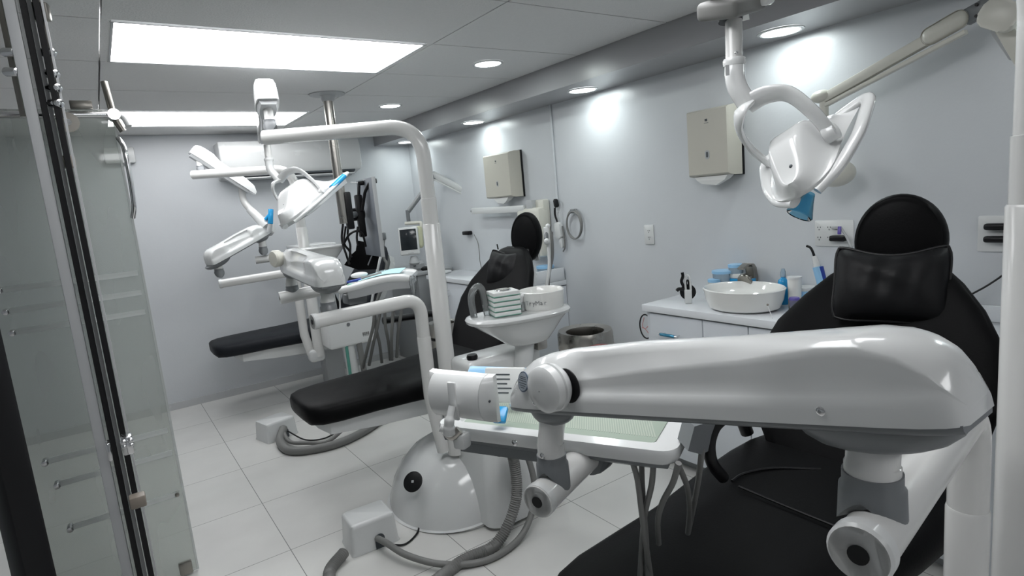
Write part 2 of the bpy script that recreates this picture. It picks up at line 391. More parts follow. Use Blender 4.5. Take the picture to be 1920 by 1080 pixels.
# hanging white handset
t = thing('wall_handset', 'white handset with a black clip hanging from the wall conduit', 'handset', (XW, 3.29, 1.2))
p = V((2.655, 3.255, 1.23))
G().prism(rrect(.028, .058, .018), frame(p+V((.02, 0, .0)), (-1, 0, 0), (0, -1, .1)), .03, .006).make('body', 'white2', t)
G().prism(rrect(.013, .04, .01), frame(p+V((.02, -.015, -.085)), (-1, 0, 0), (0, -1, .1)), .022, .005).make('grip', 'white2', t)
G().prism(rrect(.013, .03, .01), frame(p+V((.02, .012, .19)), (-1, 0, 0), (0, -1, .15)), .025, .005).make('clip', 'black', t)
G().tube(smoothpath([p+V((0, .02, .16)), p+V((0, .024, .11)), p+V((0, .005, .06))]), .007, 8).make('strap', 'black', t)
G().tube(smoothpath([p+V((.01, -.035, .03)), p+V((.012, -.045, -.06)), p+V((.012, -.042, -.12)), p+V((.012, -.02, -.15))]), .005, 8).make('cable', 'hose', t)

# ------------------------------------------------------------------ wall mounted x-ray arms
t = thing('x_ray_machine', 'long cream x-ray arm slanting down the wall behind the near operating light', 'x-ray machine', (XW, .85, 1.9), 'wall x-ray arms')
a = V((2.53, 0.803, 1.967)); b = V((2.56, 1.333, 1.781))
d = (b-a).normalized(); fr = frame(a, V((-1, 0, 0)), d)
L = (b-a).length
def bar(p0, p1, w_, h_, bev=.01):
    p0 = V(p0); p1 = V(p1); d = (p1-p0); f = frame((p0+p1)/2, V((-1, 0, 0)) - d*(V((-1, 0, 0)).dot(d)/d.length_squared), d)
    return f, (d.length, h_, w_), bev
f_, sz_, bv_ = bar(a+d*.02, b, .035, .042); G().obox(f_, sz_, bv_).make('arm', 'cream', t)
f_, sz_, bv_ = bar(a+d*.03+V((0, 0, -.045)), b+V((0, 0, -.030)), .028, .016, .004); G().obox(f_, sz_, bv_).make('lower_rail', 'cream', t)
f_, sz_, bv_ = bar(a+d*.02+V((-.012, 0, .004)), a+d*.17+V((-.012, 0, .004)), .04, .062, .028); G().obox(f_, sz_, bv_, 4).make('shoulder_cover', 'cream', t)
f_, sz_, bv_ = bar(a-d*.05, a+d*.035, .03, .055, .006); G().obox(f_, sz_, bv_).make('elbow_plate', 'grey', t)
g = G()
for s_ in (-.018, .018): g.cyl(a+V((-.012, 0, s_))-d*.005, a+V((-.022, 0, s_))-d*.005, .005, seg=12)
g.make('elbow_bolts', 'black', t)
e = V((2.5, 0.75, 1.961)); e2 = V((2.5, 0.658, 1.765))
f_, sz_, bv_ = bar(e, e2, .035, .05); G().obox(f_, sz_, bv_).make('second_arm', 'cream', t)
G().prism(rrect(.055, .045, .03), frame(V((2.46, 0.712, 1.922)), (-1, 0, 0), (.4, -.8, -.5)), .04, .008).make('elbow_cover', 'cream', t)
f_, sz_, bv_ = bar((2.56, 0.766, 1.903), (2.56, 0.709, 1.796), .015, .02, .004); G().obox(f_, sz_, bv_).make('link_bar', 'lgrey', t)
# head hanging behind the lamp
hd = V((2.56, 1.287, 1.47))
G().sphere(hd, .075, (1.0, 1.0, .75), seg=28).make('x_ray_head', 'cream', t)
G().cyl(b+V((0, 0, .0)), V((b.x, b.y, hd.z+.03)), .017).make('drop_tube', 'cream', t)
G().sphere(b+V((0, .01, .01)), .036, (1, 1.2, .75)).make('wrist_cover', 'cream', t)

t = thing('x_ray_machine', 'folding white x-ray arm with rail on the wall below the far dispenser', 'x-ray machine', (XW, 4.0, 1.4), 'wall x-ray arms')
f_, sz_, bv_ = bar((2.6, 3.55, 1.398), (2.6, 4.291, 1.402), .04, .05, .006); G().obox(f_, sz_, bv_).make('rail', 'white2', t)
G().cyl((2.6, 4.3, 1.402), (2.6, 4.312, 1.402), .012).make('rail_end_plug', 'black', t)
G().box((2.62, 3.491, 1.406), (.06, .07, .10), bev=.006).make('pivot_bracket', 'lgrey', t)
G().box((2.655, 3.416, 1.354), (.06, .10, .20), bev=.012).make('wall_bracket', 'cream', t)
G().box((2.63, 3.504, 1.222), (.11, .28, .36), bev=.03).make('control_housing', 'cream', t)
a = V((2.786, 4.469, 1.502)); b = V((2.561, 4.854, 1.758)); c = V((2.362, 5.054, 1.446))
G().cyl(a+V((0, 0, -.075)), a+V((0, 0, .01)), .024).make('pivot_post', 'lgrey', t)
f_, sz_, bv_ = bar(a, b, .035, .05, .008); G().obox(f_, sz_, bv_).make('arm', 'white2', t)
f_, sz_, bv_ = bar(a+V((0, 0, -.035)), b+V((0, 0, -.045)), .025, .014, .004); G().obox(f_, sz_, bv_).make('lower_rail', 'white2', t)
G().box(b+V((0, 0, -.015)), (.04, .04, .07), bev=.006).make('elbow_plate', 'grey', t)
f_, sz_, bv_ = bar(b+V((0, .0, -.02)), c, .022, .026, .006); G().obox(f_, sz_, bv_).make('forearm', 'lgrey', t)
f_, sz_, bv_ = bar(b+V((.0, .0, -.055)), c+V((0, 0, -.03)), .015, .010, .003); G().obox(f_, sz_, bv_).make('forearm_rod', 'grey', t)
G().cyl(c+V((0, 0, -.10)), c+V((0, 0, .01)), .018).make('drop_tube', 'grey', t)
k = V((2.328, 5.057, 1.337)); k2 = V((2.427, 4.928, 1.335)); k3 = V((2.401, 4.916, 1.178))
G().tube(fillet([k, k2, k3], .02), .016, 12).make('yoke', 'cream', t)
# control box with dark screen
mc = V((2.266, 4.887, 1.184)); mz = V((-.55, -.82, .10)); 
fr = frame(mc, mz, (1, -.62, 0))
t = thing('x_ray_control_box', 'small white x-ray box with dark screen hanging in the far corner', 'monitor', mc)
G().obox(fr, (.175, .25, .05), .014, 3).make('housing', 'white2', t)
G().obox(fr @ Matrix.Translation((0, .012, .0255)), (.145, .185, .004), .001).make('screen', 'dark', t)
G().obox(fr @ Matrix.Translation((0.01, -.108, .026)), (.05, .008, .002)).make('buttons', 'lgrey', t)
G().obox(fr @ Matrix.Translation((.06, .03, -.06)), (.12, .20, .07), .03, 3).make('rear_bulge', 'pale', t)
G().lathe([(.035, -.02), (.05, .0), (.03, .06)], frame(mc+V((.03, 0, -.20)), (0, 0, 1))).make('collar', 'lgrey', t)

# ------------------------------------------------------------------ cabinets
def handle(p, dirv, parent, wrapped=None, L=.12):
    p = V(p); d = V(dirv).normalized()
    h = G().capcyl(p-d*L/2+V((-.03, 0, 0)), p+d*L/2+V((-.03, 0, 0)), .006, 12)
    for s_ in (-1, 1): h.cyl(p+d*L*.38*s_, p+d*L*.38*s_+V((-.03, 0, 0)), .004, seg=8)
    h = h.make('handle', 'chrome', parent)
    if wrapped: G().capcyl(p-d*L*.42+V((-.03, 0, 0)), p+d*L*.34+V((-.03, 0, 0)), .0085, 12).make('blue_wrap', 'bfilm', h)['label'] = 'blue film wrapped round the handle'
CX = 2.30
t = thing('washbasin_cabinet', 'white cabinet under the near washbasin, with drawers and doors', 'cabinet', (2.5, 1.3, 0), 'white cabinets along the right wall')
G().box(((CX+.02+XW-.014)/2, 1.28, .45), (XW-.014-CX-.02, 1.72, .78)).make('carcass', 'gap', t)
G().box(((CX+XW)/2+.02, 1.28, .03), (XW-CX-.10, 1.68, .06)).make('plinth', 'lgrey', t)
ysd = [2.125, 1.79, 1.545, 1.16, .78, .44]
G().box(((CX+XW)/2, 2.135, .445), (XW-CX-.016, .018, .77)).make('end_panel', 'cab', t)
zd = [.065, .33, .595, .832]
for k in range(3):
    z0, z1 = zd[k]+.003, zd[k+1]-.003
    d_ = G().box((CX+.009, (ysd[0]+ysd[1])/2, (z0+z1)/2), (.018, ysd[0]-ysd[1]-.006, z1-z0), bev=.0015).make('drawer_front', 'cab', t)
    handle((CX, (ysd[0]+ysd[1])/2+.02, (z0+z1)/2+.02), (0, -1, 0), d_, True)
for k in range(1, 5):
    d_ = G().box((CX+.009, (ysd[k]+ysd[k+1])/2, (zd[0]+zd[3])/2), (.018, ysd[k]-ysd[k+1]-.006, zd[3]-zd[0]-.006), bev=.0015).make('door', 'cab', t)
    yy = ysd[k+1]+.03 if k % 2 else ysd[k]-.03
    handle((CX, yy, .74), (0, 0, 1), d_, L=.06)
tag(G().box(((CX-.015+XW)/2, 1.28, .856), (XW-CX+.015, 1.76, .036), bev=.003).make('countertop', 'counter'), 'white countertop under the near round washbasin', 'countertop', 'white countertops')
tag(G().box((XW-.01, 1.20, .905), (.018, 1.15, .06), bev=.002).make('splash_strip', 'counter'), 'low white splash strip behind the near washbasin', 'splashback')

CX2 = 2.34
t = thing('washbasin_cabinet', 'white cabinet behind the middle black dental chair', 'cabinet', (2.5, 4.0, 0), 'white cabinets along the right wall')
G().box(((CX2+.02+XW-.014)/2, 4.0, .45), (XW-.014-CX2-.02, 1.46, .78)).make('carcass', 'gap', t)
ysd = [4.74, 4.40, 4.03, 3.66, 3.27]
for k in range(3):
    z0, z1 = zd[k]+.003, zd[k+1]-.003
    d_ = G().box((CX2+.009, (ysd[0]+ysd[1])/2, (z0+z1)/2), (.018, ysd[0]-ysd[1]-.006, z1-z0), bev=.0015).make('drawer_front', 'cab', t)
    handle((CX2, (ysd[0]+ysd[1])/2, (z0+z1)/2+.02), (0, -1, 0), d_, True)
for k in range(1, 4):
    d_ = G().box((CX2+.009, (ysd[k]+ysd[k+1])/2, (zd[0]+zd[3])/2), (.018, ysd[k]-ysd[k+1]-.006, zd[3]-zd[0]-.006), bev=.0015).make('door', 'cab', t)
    handle((CX2, ysd[k]-.03, .74), (0, 0, 1), d_, L=.06)
G().box(((CX2+XW)/2+.01, 3.262, .445), (XW-CX2-.03, .016, .77)).make('end_panel', 'cab', t)
tag(G().box(((CX2-.015+XW)/2, 4.0, .856), (XW-CX2+.015, 1.50, .036), bev=.003).make('countertop', 'counter'), 'white countertop behind the middle dental chair', 'countertop', 'white countertops')
tag(G().box((2.54, 3.258, .92), (.27, .016, .09), bev=.002).make('splash_guard', 'counter'), 'small white upright panel at the end of the middle countertop', 'splashback')

t = thing('corner_cabinet', 'grey cabinet with a shelf top in the far right corner', 'cabinet', (2.45, 5.25, 0))
G().box((2.50, 5.22, .43), (.36, .62, .86), bev=.004).make('body', 'corner', t)
G().box((2.49, 5.22, .875), (.39, .65, .03), bev=.004).make('top', 'lgrey', t)
# small things on it
p = V((2.42, 5.10, .891))
t = thing('small_compressor', 'light grey round device on the far corner cabinet', 'device', p)
G().lathe([(.06, p.z), (.075, p.z+.02), (.07, p.z+.06), (.04, p.z+.085), (.0001, p.z+.09)], Matrix.Translation((p.x, p.y, 0)), cap1=False).make('body', 'lgrey', t)
G().cyl(p+V((-.05, -.05, .05)), p+V((-.06, -.06, .053)), .012).make('dial', 'ink', t)
tag(G().sphere((2.44, 4.98, .905), .028, (1.6, 1, .8)).make('pedal_switch', 'black'), 'small black object on the corner cabinet near its front edge', 'device')

# ------------------------------------------------------------------ near washbasin and what stands around it
t = thing('washbasin', 'round white washbasin standing on the near countertop', 'washbasin', (2.47, 1.62, .874))
bc = V((2.45, 1.665, .874))
prof = [(.150, 0), (.176, .012), (.192, .05), (.200, .092), (.204, .100), (.198, .104), (.188, .098), (.176, .075), (.13, .04), (.06, .026), (.02, .024)]
G().lathe(prof, Matrix.Translation(bc), 56, sx=.80, sy=.95).make('bowl', 'ceramic', t)
G().cyl(bc+V((0, 0, .0245)), bc+V((0, 0, .030)), .022).make('drain', 'chrome', t)
t = thing('faucet', 'dark steel waterfall faucet behind the near washbasin', 'faucet', (2.645, 1.60, .874))
fx = V((2.645, 1.66, .874))
fx = V((2.648, 1.752, .874))
G().prism([(-.022, 0), (.022, 0), (.024, .12), (.018, .165), (.0, .185), (-.03, .19), (-.034, .182), (-.012, .170), (-.006, .14), (-.020, .09)], frame(fx+V((0, .022, 0)), (0, -1, 0), (1, 0, 0)), .044, .005).make('body', 'bronze', t)
G().prism([(0, 0), (.03, .006), (.075, -.012), (.07, -.020), (.03, -.006)], frame(fx+V((-.015, -.018, .185)), (0, 1, 0), (-1, 0, 0)), .036, .003).make('lever', 'bronze', t)
Mx = frame(fx+V((-.055, 0, .10)), (-1, 0, -.35), (0, 1, 0))
G().lathe([(.036, .006), (.040, .0), (.040, -.006), (.032, -.010), (.012, -.014), (.011, .0), (.030, .004)], Mx, 28).make('spout_dish', 'bronze', t)
G().cyl(fx+V((-.012, 0, .115)), fx+V((-.055, 0, .092)), .014).make('spout_neck', 'bronze', t)

CT = .875
p = V((2.426, 1.968, 0.875))
t = thing('tape_dispenser', 'white and black dispenser reel at the left end of the near countertop', 'dispenser', p)
fr = frame(p, (-.75, -.66, 0), (.66, -.75, 0))
G().obox(fr @ Matrix.Translation((0, .035, .0)), (.036, .07, .036), .004).make('foot_block', 'white2', t)
G().tube([fr @ V(q) for q in fillet([(-.010, .07, 0), (-.012, .125, 0), (.0, .15, 0), (.014, .12, 0), (.014, .065, 0)], .015)], .006, 10).make('loop', 'white2', t)
G().cyl(fr @ V((-.0, .055, -.024)), fr @ V((0, .055, -.010)), .040, seg=36).make('reel', 'black', t)
G().tube([fr @ V(q) for q in smoothpath([(-.02, .07, -.005), (-.045, .075, 0), (-.055, .066, 0)])], .009, 10).make('lever', 'black', t)
G().tube([fr @ V(q) for q in smoothpath([(-.022, .09, 0), (-.030, .115, .0), (-.022, .14, 0), (-.024, .16, 0)])], .008, 10).make('trigger', 'black', t)
G().tube([fr @ V(q) for q in smoothpath([(-.008, .07, .0), (-.006, .11, .0), (.004, .115, 0), (.004, .07, 0)])], .0045, 8).make('inner_loop', 'black', t)

def tub(px, r, h, body, lid, label, z=CT, lidh=.014, name='storage_tub', sx=1.0):
    p = V(px)
    t = thing(name, label, 'container', p, 'containers around the near washbasin')
    G().lathe([(r*.86, 0), (r*.9, .004), (r, h-.002), (r*1.0, h)], Matrix.Translation(p), 28, sx=sx).make('body', body, t)
    if lid: G().lathe([(r*1.07, h), (r*1.09, h+lidh*.3), (r*1.07, h+lidh), (r*.6, h+lidh*1.1)], Matrix.Translation(p), 28, sx=sx).make('lid', lid, t)
    return t
tub((2.60, 1.883, CT), .050, .135, 'tub', 'blue2', 'translucent tub with wide pale blue lid behind the reel dispenser')
tub((2.63, 1.825, CT), .036, .165, 'tub', 'blue2', 'tall clear tub with blue lid left of the faucet')
tub((2.555, 1.90, CT), .032, .095, 'ceramic', 'blue2', 'small white jar with pale blue lid at the left edge of the washbasin')
p = V((2.60, 1.752, CT))
t = thing('blue_carton', 'blue box with a white top between the clear tub and the faucet', 'box', (p.x, p.y, CT), 'containers around the near washbasin')
G().box((p.x+.02, p.y+.035, CT+.055), (.06, .12, .11), bev=.002).make('carton', 'blue', t)
G().box((p.x+.02, p.y+.055, CT+.123), (.05, .06, .022), bev=.002).make('white_packet', 'paper', t)
G().box((p.x-.0105, p.y+.045, CT+.054), (.001, .07, .006)).make('printed_line', 'navy', t)
p = V((2.983, 2.178, 0.875)); 
# right of the basin
def bottle(px, r, h, body, cap, label):
    p = V(px); t = thing('bottle', label, 'bottle', p, 'bottles right of the near washbasin')
    G().lathe([(r, 0), (r, h*.62), (r*.9, h*.68), (r*.45, h*.74), (r*.42, h*.78)], Matrix.Translation(p), 24).make('body', body, t)
    G().lathe([(r*.5, h*.77), (r*.52, h*.9), (r*.3, h), (r*.2, h)], Matrix.Translation(p), 20).make('cap', cap, t)
bottle((2.62, 1.565, CT), .024, .17, 'blue', 'tub', 'blue liquid bottle with clear top at the right of the faucet')
tub((2.56, 1.475, CT), .030, .135, 'ceramic', 'white', 'white ribbed cup with white lid at the right edge of the washbasin', lidh=.012)
t = tub((2.47, 1.425, CT), .026, .060, 'film', None, 'clear glass with a purple insert beside the chair shoulder', name='glass_cup')
G().lathe([(.018, .02), (.024, .062), (.020, .070)], Matrix.Translation((2.47, 1.425, CT)), 20).make('purple_insert', 'purple', t)
tub((2.63, 1.465, CT), .045, .075, 'blue2', 'white2', 'round pale blue dish with white lid behind the white cup', name='round_dish')
t = thing('curing_light', 'blue and white curing light with black curved tip by the near chair', 'curing light', (2.60, 1.27, CT), 'curing lights')
q = [V((2.60, 1.24, CT+.02)), V((2.60, 1.262, CT+.075))]
G().lathe([(.028, 0), (.030, .01), (.022, .018)], Matrix.Translation((2.60, 1.345, CT)), 24).make('charging_base', 'white2', t)
G().tube([V((2.60, 1.347, CT+.015)), V((2.60, 1.392, CT+.190))], [.019, .019], 18).make('handle', 'blue2', t)
G().tube([V((2.60, 1.332, CT+.02)), V((2.60, 1.374, CT+.192))], [.008, .010], 12).make('dark_spine', 'navy', t)
G().tube([V((2.60, 1.392, CT+.190)), V((2.60, 1.404, CT+.238))], [.015, .010], 18).make('neck', 'white', t)
G().tube(smoothpath([(2.60, 1.404, CT+.238), (2.60, 1.411, CT+.258), (2.60, 1.421, CT+.275), (2.60, 1.438, CT+.283)]), .0055, 10).make('light_tip', 'black', t)
t = thing('applicator_stick', 'small dark-tipped applicator stick in front of the washbasin', 'applicator', (2.36, 1.37, CT))
G().cyl((2.33, 1.445, CT), (2.345, 1.475, CT+.052), .0016, seg=8).make('stick', 'white2', t)
G().sphere((2.345, 1.475, CT+.054), .005).make('tip', 'brown', t)
t = thing('toothbrush', 'purple toothbrush standing up behind the neck pillow', 'toothbrush', (2.58, 1.20, CT))
hb = V((2.582, 1.279, 1.245)); hl = V((2.564, 1.223, 1.141)); bb_ = V((2.45, 1.12, CT+.01))
G().tube(smoothpath([bb_, hl, hb]), [.005]*12+[.004], 10).make('handle', 'lgrey', t)
d = (hl-hb).normalized()
G().obox(frame(hb+d*.018+V((-.004, .010, 0)), V((-.3, 1, .0)), d), (.034, .012, .014), .003).make('bristles', 'purple', t)
t = tub((2.45, 1.11, CT), .032, .10, 'film', None, 'clear cup holding the toothbrush, behind the chair', name='glass_cup')

# middle counter items
tub((2.60, 3.37, CT), .060, .09, 'tub', 'blue2', 'large translucent tub with blue lid at the right end of the middle countertop', lidh=.018)
t = thing('bottle', 'bright blue bottle beside the tub on the middle countertop', 'bottle', (2.50, 3.52, CT))
G().lathe([(.034, 0), (.034, .10), (.026, .12), (.012, .13)], Matrix.Translation((2.50, 3.52, CT)), 24).make('body', 'blue', t)
G().lathe([(.014, .128), (.014, .15), (.008, .155)], Matrix.Translation((2.50, 3.52, CT)), 16).make('cap', 'white2', t)
tag(G().prism(rrect(.03, .018, .005), frame((2.47, 3.36, CT+.001), (0, 0, 1), (0, 1, 0)), .05, .002).make('small_box', 'paper'), 'small white carton in front of the blue-lidded tub', 'box')
t = thing('curing_light', 'small blue curing light behind the shoulder of the middle chair', 'curing light', (2.58, 4.25, CT), 'curing lights')
cb = V((2.58, 3.916, 1.017)); cb2 = V((2.58, 3.934, 1.089)); cb3 = V((2.58, 3.943, 1.131))
G().tube([V((2.58, cb.y-.02, CT)), cb], [.02, .02], 16).make('handle', 'blue', t)
G().tube([cb, cb2], [.014, .009], 16).make('neck', 'white', t)
G().tube([cb2, cb3], [.006, .005], 10).make('light_tip', 'black', t)
tag(G().box((2.45, 4.68, CT+.012), (.14, .12, .024), rot=Matrix.Rotation(.3, 3, 'Z'), bev=.01).make('folded_cloth', 'white2'), 'white folded cloth at the far end of the middle countertop', 'cloth')

# ------------------------------------------------------------------ waste bins
def bin_(x, y, r, h, label, bag):
    t = thing('waste_bin', label, 'bin', (x, y, 0), 'steel waste bins')
    Mx = Matrix.Translation((x, y, 0))
    G().lathe([(r*.97, 0), (r*1.0, .01), (r*1.0, h*.80)], Mx, 48, cap1=False).make('body', 'steel', t)
    G().lathe([(r*1.0, h*.79), (r*1.035, h*.80), (r*1.035, h*.83)], Mx, 48, cap0=False, cap1=False).make('rim_band', 'black', t)
    G().lathe([(r*1.03, h*.83), (r*1.05, h*.84), (r*1.05, h*.965), (r*1.0, h), (r*.72, h*.985), (r*.70, h*.95), (r*.72, h*.86)], Mx, 48, cap0=False, cap1=False).make('lid_ring', 'steel', t)
    G().lathe([(.001, h*.70), (r*.9, h*.70), (r*.9, h*.84), (r*.74, h*.90)], Mx, 40, cap0=False, cap1=False).make('liner', 'black', t)
    if bag:
        g = G()
        rings = []
        for k, (rr, zz) in enumerate(((r*1.055, h*.815), (r*1.075, h*.86), (r*1.065, h*.885), (r*1.04, h*.87))):
            rings.append([(x+rr*math.cos(a), y+rr*math.sin(a), zz + .02*math.sin(3*a+1)*(k > 0)) for a in [math.radians(-135+9*i) for i in range(13)]])
        g.faces_loop([[V(p) for p in q] for q in rings], False, False, False)
        o = g.make('bag_edge', 'pink', t); md = o.modifiers.new('t', 'SOLIDIFY'); md.thickness = .002
bin_(2.34, 2.69, .162, .655, 'round steel waste bin with a pink bag edge showing, left of the near cabinet', True)
bin_(2.05, 3.98, .115, .60, 'steel waste bin half hidden behind the middle dental post', False)
# stool ring and cable loops by the near cabinet
t = thing('wire_basket', 'round black wire loop hanging beside the near cabinet', 'wire loop', (2.45, 2.16, .62))
c = V((2.42, 2.264, 0.713)); g = G().tube([c+V((0, .045*math.cos(a), .068*math.sin(a))) for a in [2*PI*i/32 for i in range(33)]], .004, 8, cap=False)
g.make('ring', 'black', t)
G().tube(smoothpath([c+V((0, .01, .05)), c+V((0, .025, 0)), c+V((0, .0, -.02)), c+V((0, -.02, -.04))]), .002, 6).tube(smoothpath([c+V((0, -.03, .02)), c+V((0, .0, -.01)), c+V((0, .03, -.01))]), .002, 6).make('red_wires', 'pink', t)

# ------------------------------------------------------------------ back wall
t = thing('air_conditioner', 'white split air conditioner high on the back wall', 'air conditioner', (1.5, YB, 1.83))
x0, x1 = .91, 2.10
prof = [(0, .0), (.19, .035), (.215, .07), (.22, .25), (.205, .30), (.0, .30)]
Mx = frame((x1, YB-.001, 1.84), (-1, 0, 0), (0, -1, 0))
G().prism(prof, Mx, x1-x0, .012, 3).make('casing', 'white2', t)
G().box(((x0+x1)/2, YB-.135, 1.855), (1.06, .12, .022), rot=Matrix.Rotation(-.30, 3, 'X')).make('air_outlet', 'ink', t)
G().box(((x0+x1)/2, YB-.165, 1.838), (1.04, .075, .008), rot=Matrix.Rotation(-.15, 3, 'X'), bev=.002).make('vane', 'white2', t)
t = thing('wall_junction_box', 'small white box on the back wall beside the glass partition', 'box', (.30, YB, 2.03))
G().box((.24, YB-.04, 2.075), (.20, .08, .12), bev=.012).make('cover', 'white2', t)
G().cyl((.24, YB-.081, 2.075), (.24, YB-.083, 2.075), .008).make('screw', 'lgrey', t)

# ------------------------------------------------------------------ ceiling pole with screen
t = thing('ceiling_pole', 'brushed steel pole hanging from the ceiling behind the curved tube', 'pole', (1.33, 3.76, H))
px_, py_ = 1.315, 3.78
G().cyl((px_, py_, 1.42), (px_, py_, H), .030, seg=32).make('tube', 'steel', t)
G().lathe([(.035, H-.045), (.040, H-.04), (.044, H-.012), (.11, H-.006), (.11, H-.0005)], Matrix.Translation((px_, py_, 0)), 40).make('ceiling_flange', 'lgrey', t)
t = thing('wall_screen', 'grey-backed screen with black clamp arms on the ceiling pole', 'screen', (1.5, 3.8, 1.3))
sc_c = V((1.616, 4.091, 1.437)); n_ = V((-.42, -.90, .0))
# panel seen from behind at a grazing angle
side = V(((1.605, 3.941, 1.446))) - V(((1.638, 4.287, 1.451))); side.z = 0; side.normalize(); nn = V((side.y, -side.x, 0))
fr = frame(sc_c, nn, side)
G().obox(fr, (.42, .55, .022), .006).make('panel', 'tv', t)
G().obox(fr @ Matrix.Translation((.208, 0, .004)), (.010, .55, .026), .002).make('bezel', 'lgrey', t)
hub = V((1.539, 4.149, 1.469))
G().cyl(hub+V((-.06, 0, 0)), hub+V((.05, 0, 0)), .045, seg=24).make('joint', 'black', t)
G().obox(frame(V((1.551, 4.102, 1.455)), nn, side), (.05, .30, .05), .01).make('mount_plate', 'black', t)
G().cyl((px_+.02, py_, hub.z), hub, .022).make('stub_arm', 'grey', t)
G().box((px_+.035, py_-.01, 1.50), (.045, .05, .24), bev=.01).make('clamp', 'black', t)
for (a, b, c, e) in (((672,405), (672,375), (673,344), (681,344)), ((679,395), (684,360), (694,340), (706,339))):
    G().tube(fillet([(1.531, 4.091, 1.457) if a[0] == 672 else (1.552, 4.059, 1.491), (1.55, 4.099, 1.568) if a[0] == 672 else (1.577, 4.029, 1.618), (1.572, 4.106, 1.683) if a[0] == 672 else (1.608, 3.984, 1.687)], .02), .011, 10).make('clamp_arm', 'black', t)
G().tube([(1.569, 4.108, 1.683), (1.6, 4.087, 1.684)], .015, 12).make('hook', 'black', t)
G().tube([(1.608, 3.984, 1.687), (1.644, 3.959, 1.687)], .016, 12).make('hook', 'black', t)
G().tube([(1.545, 4.188, 1.698), (1.572, 4.106, 1.687)], .003, 8).make('rod', 'lgrey', t)
G().tube([(1.597, 4.093, 1.707), (1.612, 3.983, 1.694)], .003, 8).make('rod', 'lgrey', t)
for i, pts in enumerate(([(1.433, 4.149, 1.411), (1.409, 4.145, 1.3), (1.418, 4.117, 1.185), (1.441, 4.151, 1.123)], [(1.445, 4.137, 1.39), (1.401, 4.086, 1.283), (1.439, 4.109, 1.221), (1.444, 4.097, 1.175)],
             [(1.476, 4.126, 1.444), (1.448, 4.124, 1.333), (1.45, 4.107, 1.25), (1.429, 4.104, 1.154)], [(1.409, 4.138, 1.262), (1.44, 4.069, 1.334), (1.49, 4.039, 1.355), (1.516, 4.015, 1.326), (1.54, 4.045, 1.24)],
             [(1.516, 4.088, 1.383), (1.498, 4.086, 1.309), (1.495, 4.078, 1.253)])):
    tag(G().tube(smoothpath(pts), .008, 8).make('hanging_cable', 'black'), ['black cable looping left from the pole foot', 'black cable crossing in the bundle under the pole', 'black cable straight down from the pole clamp', 'black cable arching over to the far chair', 'short black cable under the screen mount'][i], 'cable', 'cables under the ceiling pole')

# ------------------------------------------------------------------ dental units
def arc_section(x, cy, hw, zt, th, n=20, flat=.55, tilt=0.0):
    """rounded-rectangle ring across Y, top at zt, thickness th, at position x"""
    out = []
    for k in range(n):
        a = 2*PI*k/n; c_, s_ = math.cos(a), math.sin(a)
        yy = hw*(abs(c_)**flat)*(1 if c_ >= 0 else -1); zz = th/2*(abs(s_)**.6)*(1 if s_ >= 0 else -1)
        out.append(V((x, cy+yy, zt-th/2+zz)))
    return out

def seat_mesh(cy, dz, lm, parent, fs=0.0):
    secs = [(.575, .05, .030, .595), (.58, .13, .055, .605), (.60, .185, .075, .612), (.65, .222, .082, .617), (.75, .240, .085, .620), (.95, .250, .085, .622),
            (1.15, .262, .088, .622), (1.30, .285, .092, .625), (1.45, .305, .098, .632), (1.58, .312, .105, .642), (1.68, .305, .105, .650), (1.76, .28, .10, .655), (1.80, .22, .06, .640)]
    rings = [arc_section(x+(fs*(1.2-x)/.6 if x < 1.2 else 0), cy, hw, zt+dz, th*1.35, 28, .45) for x, hw, th, zt in secs]
    return G().loft(rings).make('seat', lm, parent, ang=60)

def back_mesh(cy, dz, lm, parent, top=1.19):
    # centre line from seat end up to shoulder; rings across Y
    line = [(1.66, .60), (1.72, .66), (1.80, .76), (1.87, .87), (1.93, .97), (1.985, 1.06), (2.02, 1.13), (2.04, 1.175), (2.048, 1.195)]
    hws = [.20, .27, .33, .348, .318, .255, .19, .135, .08]
    rings = []
    for i, ((x, z), hw) in enumerate(zip(line, hws)):
        a = line[max(0, i-1)]; b = line[min(len(line)-1, i+1)]
        tx, tz = b[0]-a[0], b[1]-a[1]; l = math.hypot(tx, tz); nx, nz = -tz/l, tx/l   # normal toward the foot end
        th = .085 if 0 < i < len(line)-2 else (.05 if i != len(line)-1 else .02)
        r = []
        for k in range(32):
            an = 2*PI*k/32; c_, s_ = math.cos(an), math.sin(an)
            yy = hw*(abs(c_)**.6)*(1 if c_ >= 0 else -1); q = (abs(s_)**.7)*(1 if s_ >= 0 else -1)
            dish = .035*(abs(yy)/.36)**2.2           # wings fold forward a little
            off = th/2*q + dish
            r.append(V((x+nx*off, cy+yy, z+dz+nz*off)))
        rings.append(r)
    return G().loft(rings).make('backrest', lm, parent, ang=70)

def headrest(c, n, upv, hw, hh, parent, lm):
    """oval pad with a raised rim line"""
    fr = frame(c, n, V(upv).cross(V(n)))
    g = G(); g.lathe([(.55, -.045), (.90, -.040), (1.0, -.018), (1.0, .006), (.955, .030), (.90, .036), (.85, .033), (.80, .036), (.55, .042), (.2, .045), (.01, .0455)], fr @ Matrix.Diagonal((hw, hh, 1, 1)), 44)
    return g.make('headrest', lm, parent, ang=60)

